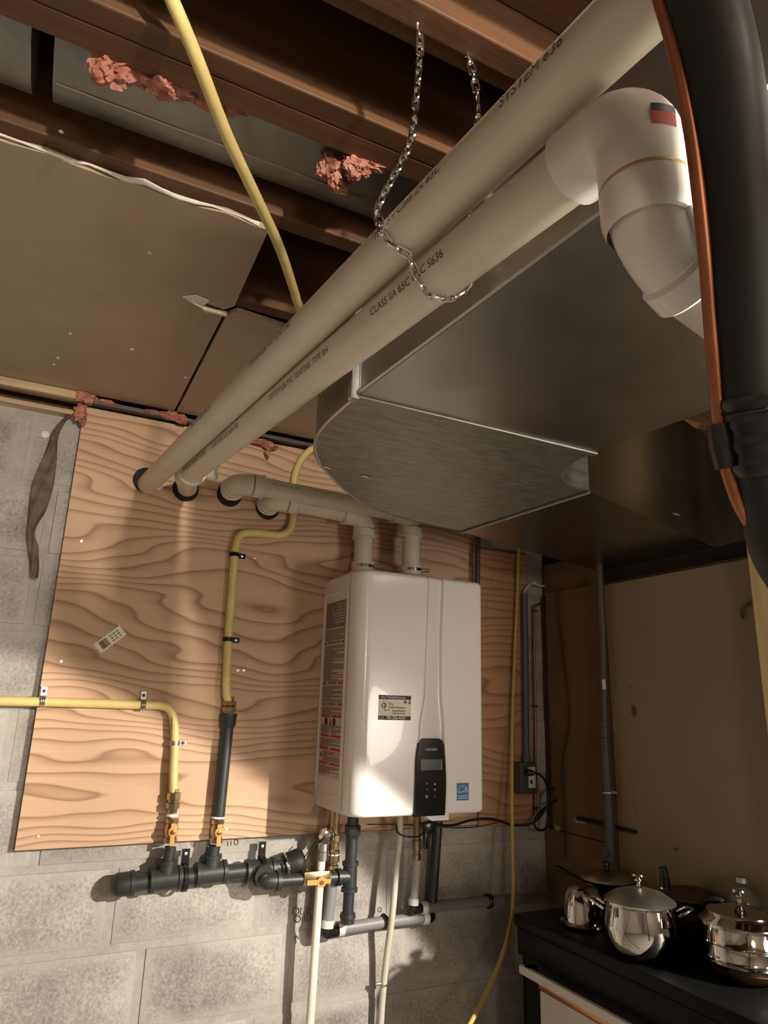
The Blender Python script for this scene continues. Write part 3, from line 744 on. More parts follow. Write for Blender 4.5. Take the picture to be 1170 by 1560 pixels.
# big white elbow: toward camera -> down -> street elbow to the right
fe = thing('pipe_elbow', 'glossy white PVC elbow pair with an orange sticker beside the black insulated line', 'pipe fitting', p2(1.85))
g = MB(); e0 = p2(1.744)
hub(g, e0, d2, .038, .0352, .0365)
dn = V((.03, 0, -1)).normalized()
e0b = e0+d2*.036
e1p = elbow(g, e0b, d2, dn, .039, .0352, 14)
g.lathe(e1p, dn, [(-.002, .0352), (.004, .0358), (.034, .0358), (.036, .035)], 32, False)
part(fe, 'upper_elbow', g, M['pvc_new'])
part(fe, 'cement_ring', MB().lathe(e1p+dn*.034, dn, [(0, .0358), (.0025, .0363), (.004, .035)], 32, False), M['primer'])
g = MB()
g.lathe(e1p+dn*.036, dn, [(0, .034), (.002, .0362), (.026, .0362), (.034, .034), (.038, .0325)], 32, False)
dr = V((.86, .0, -.50)).normalized()
e2p = elbow(g, e1p+dn*.040, dn, dr, .066, .0325, 12)
g.sweep([e1p+dn*.034, e1p+dn*.040], .0325, 28, False)
g.lathe(e2p, dr, [(-.004, .0325), (.0, .0362), (.020, .0362), (.022, .034)], 32, False)
part(fe, 'lower_elbow', g, M['pvc_new'])
part(fe, 'outlet_pipe', MB().sweep([e2p-dr*.006, e2p+dr*.018, e2p+V((.10, .02, -.01)), e2p+V((.5, .05, .03))], PR, 28), M['pvc'])
# moulding rib on the lower elbow
part(fe, 'mould_rib', MB().sweep(smooth_path([e1p+dn*.072+V((.006,-.0325,0)), e1p+dn*.09+V((.014,-.0325,0)), e1p+dn*.105+V((.026,-.0325,0)), e1p+dn*.112+V((.045,-.0325,0))]), .003, 8), M['pvc_new'])
# sticker wrapped on the upper elbow (black band over orange)
def band(par, name, z0, z1, a0, a1, R, m, n=10):
    c = e1p; g_ = MB(); vs__ = []
    for i in range(n+1):
        a_ = math.radians(a0+(a1-a0)*i/n)
        for z in (z0, z1): vs__.append(V((c.x-dn.x*0+R*math.cos(a_), c.y+R*math.sin(a_), c.z+z)))
    g_.add(vs__, [(2*i, 2*i+2, 2*i+3, 2*i+1) for i in range(n)]); return part(par, name, g_, m)
stx = band(fe, 'sticker', -.004, .008, -124, -90, .0362, M['red']); stx['label'] = 'orange-red and black product sticker'
band(stx, 'sticker_band', .008, .015, -124, -90, .0364, M['black'])

def run_z(u, v, y): return at(u, v, y=y).z
# vent 3: hole -> elbow -> along the wall -> down into the right-hand collar
Y3 = -.125; z3 = HOLES[2][1]-.002; HC2 = at(627, 835, y=-.13).x; HC1 = at(562, 835, y=-.13).x
vp3 = thing('vent_pipe', 'cream PVC vent pipe elbowed from the third hole along the plywood, above its neighbour', 'pipe', (HOLES[2][0], PT, z3), 'PVC vent pipes')
part(vp3, 'wall_stub', MB().sweep([(HOLES[2][0], .02, z3), (HOLES[2][0], -.075, z3)], PR, 28), M['pvc'])
g = MB(); hub(g, (HOLES[2][0], -.056, z3), (0,-1,0), .03); e = elbow(g, (HOLES[2][0], -.082, z3), (0,-1,0), (1,0,-.01), .043)
hub(g, e+V((.034, 0, 0)), (-1, 0, 0), .034); part(vp3, 'elbow', g, M['pvc'])
zr3 = e.z
part(vp3, 'pipe', MB().sweep([e, (HC2-.04, e.y, zr3-.012)], PR, 28), M['pvc'])
g = MB(); hub(g, (HC2-.075, e.y, zr3-.011), (1,0,0), .034); e = elbow(g, (HC2-.043, e.y, zr3-.012), (1,0,0), (0,0,-1), .043)
hub(g, e+V((0, 0, -.036)), (0,0,1), .034); part(vp3, 'elbow', g, M['pvc'])
part(vp3, 'drop_pipe', MB().sweep([e, (e.x, e.y, HZ1+.02)], PR, 28), M['pvc'])
cx2, cy2 = e.x, e.y
wrapped(vp3, 'pipe_print', 'BH Class IIA 636', (HOLES[2][0], Y3, zr3), (1,0,-.02), .10, math.radians(80), .013, 1, flip=-1)
# vent 4: hole -> elbow -> along the wall -> down into the left-hand collar
z4 = at(470, 766, y=-.085).z
vp4 = thing('vent_pipe', 'short cream PVC vent pipe elbowing down into the left heater collar', 'pipe', (HOLES[3][0], PT, HOLES[3][1]), 'PVC vent pipes')
g = MB(); hub(g, (HOLES[3][0], -.022, HOLES[3][1]), (0,-1,0), .026); e = elbow(g, (HOLES[3][0], -.044, HOLES[3][1]), (0,-1,0), (1,0,-.02), .042)
hub(g, e+V((.036, 0, 0)), (-1,0,0), .034); part(vp4, 'elbow', g, M['pvc'])
xe = HC1
part(vp4, 'pipe', MB().sweep([e, (xe-.045, e.y, e.z-.01)], PR, 28), M['pvc'])
wrapped(vp4, 'pipe_print', 'SYSTEM 636 PVC VENTING TYPE BH IIA', (HOLES[3][0], e.y, e.z), (1,0,-.03), .085, math.radians(64), .010, 1, squeeze=.85, flip=-1)
g = MB(); hub(g, (xe-.080, e.y, e.z-.0095), (1,0,0), .036); e = elbow(g, (xe-.045, e.y, e.z-.01), (1,0,0), (0,0,-1), .045)
hub(g, e+V((0,0,-.034)), (0,0,1), .034); part(vp4, 'elbow', g, M['pvc'])
part(vp4, 'drop_pipe', MB().sweep([e, (e.x, e.y, HZ1+.01)], PR, 28), M['pvc'])
# collars with hose clamps on the heater
for (cx, cy) in ((e.x, e.y), (cx2, cy2)):
    cl = part(wh, 'vent_collar', MB().lathe((cx, cy, HZ1-.004), (0,0,1), [(0, .046), (.030, .046), (.034, .037), (.066, .037), (.066, .031)], 28), M['pvc'])
    part(cl, 'clamp', MB().lathe((cx, cy, HZ1+.042), (0,0,1), [(0, .0378), (0, .0395), (.010, .0395), (.010, .0378)], 28, False), M['chrome'])
    part(cl, 'clamp_screw', MB().lathe((cx+.030, cy-.026, HZ1+.047), (.6, -.3, 0), [(0, .006), (.022, .006), (.022, .004), (.026, .004)], 10), M['chrome'])

# ------------------------------------------------------------------ trunk duct with rounded elbow
ZB, ZT = .87, 1.073
du = thing('trunk_duct', 'large galvanised trunk duct with a rounded elbow hung under the joists', 'duct', (.7, -.9, ZB))
def shell(mb, out, z0, z1, t=.0):
    return mb.prism(out, z0, z1)
cL, cR = V((.378, -1.189)), V((.886, -1.193))
dl, drr = V((.038, -.551)), V((.033, -.45))
yE = -3.2
tl = cL+dl*((yE-cL.y)/dl.y); tr = cR+drr*((yE-cR.y)/drr.y)
# trunk: side faces flat, underside cross-broken
mb = MB(); N_ = 4
ks = [0, .25, .55, 1.0]
rows = []
for k in ks:
    a = cL.lerp(tl, k); b = cR.lerp(tr, k); rows.append((a, b))
vs_, fs = [], []
for a, b in rows: vs_ += [(a.x, a.y, ZB), (b.x, b.y, ZB), (b.x, b.y, ZT), (a.x, a.y, ZT)]
base_n = len(vs_)
for i in range(len(rows)-1):
    p, q = i*4, i*4+4
    fs += [(p+1, q+1, q+2, p+2), (p+2, q+2, q+3, p+3), (p+3, q+3, q, p)]
    a, b = rows[i]; c, d = rows[i+1]; m_ = (a+b+c+d)/4
    vs_.append((m_.x, m_.y, ZB-.007)); n = len(vs_)-1
    fs += [(p, p+1, n), (p+1, q+1, n), (q+1, q, n), (q, p, n)]
fs += [(0, 3, 2, 1), (base_n-4, base_n-3, base_n-2, base_n-1)]
part(du, 'trunk_section', mb.add(vs_, fs), M['galv'], smooth=0)
# pittsburgh lock rib along the lower left edge
part(du, 'lock_seam', MB().sweep([(cL.x-.002, cL.y, ZB+.004), (tl.x-.002, tl.y, ZB+.004)], .004, 6), M['galv'])
outer = [(.378,-1.189),(.379,-1.06),(.393,-.968),(.430,-.880),(.490,-.796),(.585,-.688),(.699,-.598),(.85,-.545),(1.019,-.517)]
inner = [(1.051,-1.002),(.985,-1.008),(.93,-1.045),(.897,-1.11),(.886,-1.193)]
def sp2(pts, n=6): return [(p.x, p.y) for p in smooth_path([V((a, b, 0)) for a, b in pts], n)]
eo = sp2(outer)+sp2(inner)
el_ = part(du, 'elbow_section', MB().prism(eo, ZB+.001, ZT), M['galv_rough'], smooth=30)
part(el_, 'edge_rim', MB().sweep([(x, y, ZB+.002) for x, y in sp2(outer)], .0035, 6), M['galv'])
# duct branch running off to the right, over the partition
far0, far1, near0, near1 = V((1.019,-.517)), V((2.7,-.012)), V((1.051,-1.002)), V((2.7,-.47))
part(du, 'branch_section', MB().prism([far0, far1, near1, near0], ZB-.001, 1.235), M['galv_branch'], smooth=0)
# standing drive cleats at the joints
part(du, 'cleat', MB().box((.366, -1.200, ZB-.005), (.892, -1.183, ZB+.001)), M['galv_rough'], smooth=0, bevel=.003)
part(du, 'cleat', MB().box((.364, -1.200, ZB-.008), (.380, -1.183, ZT)), M['galv'], smooth=0, bevel=.003)
part(du, 'cleat', MB().sweep([(far0.x, far0.y, ZB-.003), (near0.x, near0.y, ZB-.003)], .004, 6), M['galv_rough'])
for (u, v) in ((556, 726), (497, 712), (1030, 783)):
    p = at(u, v, z=ZB); part(du, 'rivet_tab', MB().obox((p.x, p.y, ZB-.001), V((.013, .002, 0)), V((0, .004, 0)), V((0, 0, .0015))), M['galv_dark'], bevel=.001)

# flat metal duct up in the joist bay
jd = thing('joist_duct', 'aged galvanised duct tucked up between the joists at upper left', 'duct', (.0, -1.18, JB+.03))
g = MB(); prof = [(-1.085, JB+.062), (-1.095, JB+.040), (-1.135, JB+.026), (-1.215, JB+.022), (-1.27, JB+.034), (-1.295, JB+.060), (-1.298, JB+.15), (-1.09, JB+.15)]
n = len(prof); xa, xb = -.135, .62
g.add([(xa, y, z) for y, z in prof]+[(xb, y, z) for y, z in prof], [tuple(range(n)), tuple(range(n, 2*n))[::-1]]+[(i, n+i, n+(i+1) % n, (i+1) % n) for i in range(n)])
part(jd, 'duct_length', g, M['galv_dark'], smooth=40)
g = MB(); xa, xb = -.9, -.165
g.add([(xa, y, z) for y, z in prof]+[(xb, y, z) for y, z in prof], [tuple(range(n)), tuple(range(n, 2*n))[::-1]]+[(i, n+i, n+(i+1) % n, (i+1) % n) for i in range(n)])
part(jd, 'duct_length', g, M['galv_dark'], smooth=40)
part(jd, 'seam', MB().sweep([(-.13, -1.155, JB+.0245), (.62, -1.155, JB+.0245)], .0018, 5), M['galv'])

# ------------------------------------------------------------------ hanging chain round the two vent pipes
hk = thing('hanging_chain', 'steel chain slung from two joist hooks around the long vent pipes', 'chain', (.34, -1.5, 1.30), None)
s15 = 1.5; a1_, a2_ = p1(s15), p2(s15)
ych = -1.5
left = [at(634, 40, y=ych-.01), at(640, 62, y=ych-.01), at(634, 150, y=ych-.008), at(624, 220, y=ych-.005), V((a1_.x-.0375, ych, a1_.z+.030))]
rr = PR+.0045
wrap = []
for t in range(7): a_ = math.radians(180+t*14); wrap.append(V((a1_.x+rr*math.cos(a_), ych-.002*t, a1_.z+rr*math.sin(a_))))
for t in range(9): a_ = math.radians(238+t*15); wrap.append(V((a2_.x+rr*math.cos(a_), ych-.016-.002*t, a2_.z+rr*math.sin(a_))))
right = [V((a2_.x+.036, ych-.02, a2_.z+.05)), at(728, 180, y=ych-.012), at(722, 120, y=ych-.01), at(712, 80, y=ych-.008), at(706, 66, y=ych-.006)]
cp = smooth_path(left+wrap+right, 10)
# resample at link pitch
PIT = .0150; res = [cp[0]]; acc = 0
for a, b in zip(cp, cp[1:]):
    seg = (b-a).length
    while acc+seg >= PIT:
        k = (PIT-acc)/seg; a = a+(b-a)*k; res.append(a.copy()); seg = (b-a).length; acc = 0
    acc += seg
def link_mesh():
    g_ = MB(); L_, W_ = .0058, .0042
    pts = [V((math.cos(t)*W_, 0, (L_ if math.sin(t) > 0 else -L_)+math.sin(t)*W_)) for t in [2*math.pi*i/16 for i in range(17)]]
    g_.sweep(pts, .0019, 6, False)
    o = mesh_obj('link', g_, M['chrome']); me = o.data; bpy.data.objects.remove(o); return me
LM = link_mesh()
for i in range(len(res)-1):
    a, b = res[i], res[i+1]; d = (b-a).normalized()
    o = bpy.data.objects.new('link', LM); COL.objects.link(o); o.parent = hk
    q = d.to_track_quat('Z', 'Y') @ Matrix.Rotation(math.radians(45+90*(i % 2)), 3, 'Z').to_quaternion()
    o.rotation_mode = 'QUATERNION'; o.rotation_quaternion = q; o.location = (a+b)/2-V(hk.location)
for e_ in (res[0], res[-1]):
    g = MB().sweep(smooth_path([e_+V((-.002, .012, .022)), e_+V((-.004, .0, .014)), e_+V((-.004, -.010, .006)), e_+V((0, -.004, -.005)), e_+V((.004, .004, -.002))]), .0025, 8)
    part(hk, 'hook', g, M['chrome'])

# ------------------------------------------------------------------ gas manifold in black iron
YM = -.041
gm = thing('gas_manifold', 'black iron gas manifold with tees, end cap and two risers below the plywood', 'gas manifold', at(300, 1336, y=YM))
def mp_(u, v, y=YM): return at(u, v, y=y)
mc, m1, m2, m3, mend = mp_(188,1347), mp_(252,1339), mp_(321,1330), mp_(396,1325), mp_(432,1320)
ax_ = (mend-mc).normalized()
RI = .0215
part(gm, 'pipe', MB().sweep([mc, mend], RI, 24), M['iron'])
part(gm, 'end_cap', MB().lathe(mc-ax_*.028, ax_, [(0, .014), (.004, .024), (.012, .029), (.042, .0295), (.044, .032), (.054, .032), (.055, RI)], 26), M['iron'])
def tee(c, br, lab='tee', rb=.020):
    g_ = MB()
    g_.lathe(c-ax_*.042, ax_, [(0, RI), (0, .0315), (.010, .0315), (.012, .0275), (.072, .0275), (.074, .0315), (.084, .0315), (.084, RI)], 26)
    bd = V(br).normalized()
    g_.lathe(c, bd, [(.0, .024), (.036, .0235), (.037, .027), (.047, .027), (.047, rb-.004)], 24)
    return part(gm, lab, g_, M['iron'])
tee(m1, (0,0,1)); tee(m2, (0,0,1)); tee(m3, (0,-1,-.15))
# rubber-booted end with a hose clamp
bt = thing('meter_boot', 'dark rubber plug with a clamp and two wires on the manifold end', 'plug', mend)
part(bt, 'boot', MB().lathe(mend+ax_*.004, ax_+V((0, -.15, .25)), [(0, .024), (.006, .033), (.03, .036), (.05, .033), (.058, .026), (.06, .018)], 24), M['rubber'])
part(bt, 'clamp', MB().torus(mend+ax_*.012, ax_+V((0, -.15, .25)), .0345, .0030, 28, 6), M['chrome'])
part(bt, 'clamp_tail', MB().sweep([mend+V((-.004, -.034, .018)), mend+V((.0, -.040, .0)), mend+V((.004, -.036, -.020))], .0035, 7), M['chrome'])
g = MB()
g.sweep(smooth_path([mend+ax_*.05+V((0,-.02,-.01)), at(462, 1322, y=-.07), at(472, 1300, y=-.075), at(487, 1286, y=-.085)]), .0018, 6)
g.sweep(smooth_path([mend+ax_*.05+V((0,-.02,.0)), at(458, 1318, y=-.07), at(468, 1300, y=-.075), at(484, 1280, y=-.085)]), .0018, 6)
part(bt, 'wire', g, M['cord'])
# hanger straps
for (u, v) in ((281, 1334), (399, 1322)):
    c = mp_(u, v); c = mc+ax_*((c-mc).dot(ax_))
    sp = thing('pipe_hanger', 'black steel hanger strap %s' % ('between the two manifold tees' if u < 300 else 'behind the manifold branch tee'), 'pipe hanger', c, 'manifold hanger straps')
    part(sp, 'ring', MB().lathe(c-ax_*.006, ax_, [(0, .0325), (0, .0355), (.012, .0355), (.012, .0325)], 26, False), M['vinyl'])
    part(sp, 'tab', MB().obox((c.x, -.030, c.z+.048), V((.011, 0, 0)), V((0, .0012, 0)), V((0, 0, .022))), M['vinyl'], smooth=0)
    part(sp, 'screw', MB().lathe((c.x, -.0318, c.z+.058), (0, -1, 0), [(0, .0045), (.002, .004), (.003, .001)], 10), M['screw'])
# risers with valves
def gas_valve(par, c, d, front, L=.055, hl=.036, R=.0165, tip=-1):
    """small brass ball valve, orange lever on the front"""
    d = V(d).normalized(); f_ = V(front).normalized()
    vb = part(par, 'valve_body', MB().lathe(c-d*L/2, d, [(0, R-.003), (0, R+.002), (.010, R+.002), (.013, R-.001), (L*.4, R+.002), (L*.6, R+.002), (L-.013, R-.001), (L-.010, R+.002), (L, R+.002), (L, R-.003)], 8, True), M['brass'], smooth=0)
    o_ = c+f_*(R+.006); sdv = d.cross(f_)
    vh = MB().lathe(c+f_*(R-.004), f_, [(0, .007), (.008, .007), (.008, .0125), (.014, .0125), (.014, .006)], 16)
    vh.obox(o_+d*tip*hl*.55+f_*.001, d*hl*.5, sdv*.0062, f_*.002); vh.obox(o_-d*tip*.013+f_*.001, d*.008, sdv*.0068, f_*.002)
    vh_ = part(par, 'valve_handle', vh, M['handle'], bevel=.0008, bseg=1)
    part(vh_, 'stem_nut', MB().lathe(o_+f_*.006, f_, [(0, .0065), (.004, .0060), (.005, .003)], 6), M['brass'], smooth=0)
def up_to(p, u, v): return at(u, v, y=p.y)
r1a = m1+V((0,0,.046)); r1b = up_to(m1, 260, 1290)
part(gm, 'riser', MB().sweep([m1+V((0,0,.03)), r1b], .0155, 20), M['iron'])
v1c = up_to(m1, 261, 1265); d1_ = V((0,0,1))
gas_valve(gm, v1c, (.0,0,1), (0,-1,0), .06, .034)
part(gm, 'tape_ring', MB().lathe(up_to(m1, 262, 1243.5), d1_, [(0, .0155), (.003, .017), (.006, .0155)], 20), M['tape'])
b1 = up_to(m1, 262.5, 1238)
part(gm, 'brass_fitting', MB().lathe(b1, d1_, [(0, .013), (.008, .0135), (.012, .019), (.026, .0195), (.028, .015), (.032, .015), (.034, .019), (.052, .019), (.054, .013), (.062, .0125)], 8), M['brass'], smooth=25)
l1_start = b1+V((0,0,.055))
r2b = up_to(m2, 327, 1288)
part(gm, 'riser', MB().sweep([m2+V((0,0,.03)), r2b], .0165, 20), M['iron'])
v2c = up_to(m2, 331, 1266)
gas_valve(gm, v2c, (0,0,1), (0,-1,0), .06, .034)
part(gm, 'tape_ring', MB().lathe(up_to(m2, 332, 1247), d1_, [(0, .017), (.003, .0195), (.006, .017)], 20), M['tape'])
r2c = up_to(m2, 333, 1244); r2d = up_to(m2, 341, 1106)
r2c.x = v2c.x; r2d.x = v2c.x+.004
part(gm, 'riser', MB().sweep([r2c, r2d], .0175, 22), M['iron'])
part(gm, 'coupling', MB().lathe(r2d, d1_, [(-.004, .0175), (.0, .0215), (.006, .0235), (.024, .0235), (.026, .025), (.036, .025), (.036, .016)], 24), M['iron'])
b2 = r2d+V((0,0,.034))
part(gm, 'brass_fitting', MB().lathe(b2, d1_, [(0, .015), (.006, .015), (.007, .0215), (.020, .0215), (.022, .017), (.025, .021), (.036, .021), (.038, .014), (.050, .0135)], 8), M['brass'], smooth=25)
l2_start = b2+V((0,0,.044))
# branch toward the heater
YB = -.092
br = thing('gas_branch', 'black iron gas branch with orange-handled valve and drip leg under the heater', 'gas pipe', at(470, 1345, y=YB))
k0 = m3+V((0, -.045, -.007)); kc = V((m3.x, YB, at(405, 1343, y=YB).z)); kc = V((m3.x+.002, YB, kc.z)); kr = at(533, 1335, y=YB); 
bax = (kr-kc).normalized()
part(br, 'nipple', MB().sweep([k0, kc], .0165, 18), M['iron'])
g = MB(); pts = bend_path([kc+V((0, .040, .004)), kc, kc+bax*.04], .034, 9); g.sweep(pts, .0235, 22); g.lathe(kc+bax*.030, bax, [(0, .0235), (0, .027), (.012, .027), (.012, .02)], 22)
g.lathe(kc+V((0, .030, .003)), (0, 1, .1), [(0, .0235), (0, .027), (.012, .027), (.012, .02)], 22)
part(br, 'elbow', g, M['iron'])
part(br, 'pipe', MB().sweep([kc+bax*.02, kr], .0165, 20), M['iron'])
vcc = at(479, 1344, y=YB); vcc = kc+bax*((vcc-kc).dot(bax))
part(br, 'valve_casting', MB().obox(vcc+V((0, -.004, .004)), bax*.040, V((0, .016, 0)), V((0, 0, .0185))), M['brass'], bevel=.004)
g = MB().lathe(vcc+bax*.010+V((0, -.018, -.004)), (0, -1, 0), [(0, .008), (.008, .008), (.008, .0145), (.013, .0145), (.013, .006)], 16)
g.obox(vcc-bax*.012+V((0, -.028, -.004)), bax*.022, V((0, .0022, 0)), V((0, 0, .007))); g.obox(vcc+bax*.028+V((0, -.028, -.003)), bax*.010, V((0, .0022, 0)), V((0, 0, .006)))
vh_ = part(br, 'valve_handle', g, M['handle'], bevel=.0008, bseg=1)
part(vh_, 'stem_nut', MB().lathe(vcc+bax*.010+V((0, -.031, -.004)), (0, -1, 0), [(0, .0068), (.004, .006)], 6), M['brass'], smooth=0)
part(br, 'tape_ring', MB().lathe(vcc+bax*.042, bax, [(0, .016), (.002, .020), (.004, .016)], 18), M['tape'])
vt, vb_ = at(540, 1252, y=YB), at(528, 1398, y=YB); vt.x = kr.x+.003; vb_.x = kr.x-.002
g = MB(); g.lathe(kr+V((0, 0, -.040)), (0,0,1), [(0, .0165), (0, .0245), (.010, .0245), (.012, .021), (.068, .021), (.070, .0245), (.080, .0245), (.080, .0165)], 24)
g.lathe(kr, -bax, [(0, .02), (.030, .020), (.031, .0235), (.042, .0235), (.042, .015)], 22); part(br, 'tee', g, M['iron'])
part(br, 'pipe', MB().sweep([kr, vt], .0175, 22), M['iron'])
part(br, 'drip_leg', MB().sweep([kr, vb_], .0165, 22), M['iron'])
part(br, 'drip_cap', MB().lathe(vb_+V((0,0,.012)), (0,0,-1), [(0, .0165), (.0, .0225), (.012, .0235), (.014, .021), (.026, .0205), (.028, .015)], 22), M['iron'])
g = MB(); uz = at(540, 1268, y=YB).z
g.lathe((vt.x, YB, uz-.018), (0,0,1), [(0, .0175), (.006, .020), (.012, .022), (.014, .0255), (.038, .0255), (.040, .019), (.060, .018), (.062, .013)], 8)
part(br, 'union', g, M['iron'], smooth=25)

# ------------------------------------------------------------------ yellow flexible gas lines
YG = -.0325
gl1 = thing('gas_line', 'yellow flexible gas line crossing the plywood\'s left edge and bending down', 'gas line', at(60, 1068, y=YG), 'yellow gas lines')
pts = [at(-420, 1058, y=YG), at(-60, 1066, y=YG), at(0, 1068, y=YG), at(90, 1070, y=YG), at(215, 1074, y=YG), at(245, 1075, y=YG), at(259, 1082, y=YG), at(265, 1100, y=YG), at(266, 1130, y=YG-.002), at(264.5, 1170, y=YG-.008), at(264, 1205, y=l1_start.y), l1_start]
part(gl1, 'jacket', MB().sweep(smooth_path(pts, 8), .0122, 18), M['gas'])
for l_ in ([(261.5,1092),(262,1105),(261.5,1126)], [(261.5,1146),(260.5,1165),(260.3,1190)]):
    part(gl1, 'scuff', MB().sweep([at(u, v, y=YG-.0105) for u, v in l_], [.0012, .0022, .0010], 6), M['gas_print'])
gl2 = thing('gas_line', 'yellow flexible gas line zigzagging up the plywood from the tall black riser', 'gas line', l2_start, 'yellow gas lines')
pts = [l2_start-V((0,0,.01)), at(345, 1055, y=YG-.015), at(346, 1010, y=YG-.004), at(348, 965, y=YG), at(353, 900, y=YG), at(357, 850, y=YG), at(360, 830, y=YG), at(368, 814, y=YG), at(392, 812, y=YG), at(425, 815, y=YG), at(440, 808, y=YG), at(446, 792, y=YG), at(446.5, 765, y=YG), at(448, 735, y=YG), at(452, 716, y=YG), at(461, 698, y=YG), at(474, 685, y=YG-.004), at(488, 678, y=YG-.012), at(505, 672, y=-.10)]
part(gl2, 'jacket', MB().sweep(smooth_path(pts, 8), .0125, 18), M['gas'])
gl3 = thing('gas_line', 'yellow flexible gas line hanging from the open joists past the drywall gap', 'gas line', at(455, 465, y=-.62), 'yellow gas lines')
pts = [at(190, -190, z=1.42), at(235, -60, z=1.30), at(262, 0, z=1.262), at(300, 90, z=1.235), at(345, 205, z=1.225), at(390, 300, z=1.232), at(425, 375, z=1.240), at(447, 440, z=1.245), at(458, 470, z=1.25), V((.50, -.665, 1.284)), V((.60, -.45, 1.29))]
part(gl3, 'jacket', MB().sweep(smooth_path(pts, 8), .0098, 16), M['gas'])
# straps
def strap(u, v, y, d, r, label, m, tabdir, two=False):
    c = at(u, v, y=y); d = V(d).normalized()
    sp = thing('pipe_strap', label, 'pipe strap', c, 'straps on the gas lines')
    g_ = MB()
    for k in (-.0045, 0, .0045):
        g_.torus(c+d*k, d, r+.0016, .0022, 20, 6, 0, 2*math.pi, 1.0)
    part(sp, 'band', g_, m)
    td = V(tabdir).normalized()
    part(sp, 'tab', MB().obox(V((c.x, PT-.0035, c.z))+td*(r+.013), td*.013, V((0, .0012, 0)), td.cross(V((0,1,0)))*.0082), m, bevel=.001, bseg=1)
    part(sp, 'screw', MB().lathe(V((c.x, PT-.006, c.z))+td*(r+.014), (0,-1,0), [(0, .0048), (.002, .0042), (.003, .0015)], 10), M['dpipe'] if m is M['steel'] else M['chrome'])
strap(65, 1068, YG, (1,0,0), .0122, 'steel strap on the yellow line at the plywood\'s left edge', M['steel'], (0,0,1))
strap(218, 1074, YG, (1,0,0), .0122, 'steel strap on the yellow line just before its bend', M['steel'], (0,0,1))
strap(266, 1132, YG-.002, (0,0,1), .0122, 'steel strap on the yellow line below its bend', M['steel'], (1,0,0))
strap(357, 845, YG, (0,0,1), .0125, 'dark strap high on the zigzag yellow line', M['vinyl'], (1,0,0))
strap(347.5, 974, YG, (0,0,1), .0125, 'dark strap midway down the zigzag yellow line', M['vinyl'], (1,0,0))

# ------------------------------------------------------------------ water lines under the heater
YW = -.068
wpx = at(508, 1290, y=YW).x
rv = thing('relief_valve', 'brass relief valve with a round cap above the cream discharge pipe', 'valve', at(497, 1280, y=YW))
c = at(509, 1262, y=YW)
g = MB(); zt = HZ0+.004; zb = at(511, 1330, y=YW).z
g.lathe((wpx, YW, zb), (0,0,1), [(0, .014), (.006, .0175), (.022, .0175), (.024, .0145), (.030, .0145), (.032, .0195), (.062, .0200), (.066, .016), (.085, .016), (.088, .021), (.105, .021), (.108, .014), (zt-zb, .014)], 10)
part(rv, 'valve_column', g, M['brass'], smooth=25)
part(rv, 'tape_ring', MB().lathe((wpx, YW, at(511, 1303, y=YW).z), (0,0,1), [(0, .016), (.002, .0195), (.005, .0195), (.006, .016)], 16), M['tape'])
cc = at(489, 1276, y=YW-.026)
g = MB().lathe(V((wpx, YW, cc.z+.004)), (cc-V((wpx, YW, cc.z+.004))), [(0, .012), (.012, .013), (.014, .017), (.020, .017), (.022, .014), (.026, .020), (.036, .024), (.044, .022), (.048, .012)], 20)
part(rv, 'cap', g, M['chrome'])
part(rv, 'lever', MB().sweep([cc+V((.012, -.005, .012)), cc+V((.010, -.006, .026))], .004, 8), M['tape'])
part(rv, 'outlet', MB().lathe(at(493, 1285, y=YW-.022), (-.04, 0, -1), [(0, .016), (.02, .0165), (.022, .0185), (.044, .0185), (.046, .0128)], 18), M['steel'])
dp = thing('discharge_pipe', 'long cream plastic discharge pipe dropping down the block wall', 'pipe', at(470, 1560, y=YW-.022))
q0, q1 = at(490.5, 1296, y=YW-.022), at(471, 1575, y=YW-.006)
part(dp, 'pipe', MB().sweep([q0, q1, q1+(q1-q0)*.9], .0118, 20), M['cpvc'])
# grey supply with elbow, crossing to the right
pl = thing('water_line', 'grey plastic water line dropping from the relief valve and elbowing right', 'pipe', at(500, 1400, y=YW), 'grey water lines')
a, b = V((wpx, YW, zb+.006)), at(498, 1408, y=YW)
part(pl, 'pipe', MB().sweep(smooth_path([a, a.lerp(b, .5)+V((.003, 0, 0)), b]), .0172, 18), M['pex'])
dd = (b-a).normalized()
part(pl, 'ring', MB().lathe(b-dd*.012, dd, [(0, .0160), (0, .0200), (.020, .0200), (.020, .0160)], 18, False), M['pexring'])
c0 = at(497, 1421, y=YW); c1 = at(512, 1418, y=YW+.012)
part(pl, 'elbow', MB().sweep(bend_path([b+dd*.004, c0, c1], .016), .0178, 18), M['vinyl'])
e0_, e1_ = at(517, 1415, y=YW+.015), at(645, 1398, y=-.036)
hd = (e1_-e0_).normalized()
part(pl, 'ring', MB().lathe(e0_-hd*.008, hd, [(0, .0160), (0, .0200), (.020, .0200), (.020, .0160)], 18, False), M['pexring'])
part(pl, 'pipe', MB().sweep([e0_, at(580, 1405, y=-.045), e1_], .0160, 18), M['pex'])
part(pl, 'ring', MB().lathe(e1_-hd*.006, hd, [(0, .0160), (0, .0200), (.020, .0200), (.020, .0160)], 18, False), M['pexring'])
part(pl, 'end_elbow', MB().sweep(bend_path([e1_+hd*.008, e1_+hd*.030, e1_+hd*.032+V((0, .04, .0))], .018), .0172, 16), M['vinyl'])
cs = at(585, 1404, y=-.0445); sp = thing('pipe_clip', 'black ring clip on the lower grey water line', 'pipe clip', cs, 'ring clips on the grey lines')
part(sp, 'ring', MB().torus(cs, hd, .0192, .004, 20, 7), M['vinyl'])
part(sp, 'eye', MB().torus(cs+V((-.006, .02, .028)), (0,1,0), .006, .0018, 12, 6), M['tape'])
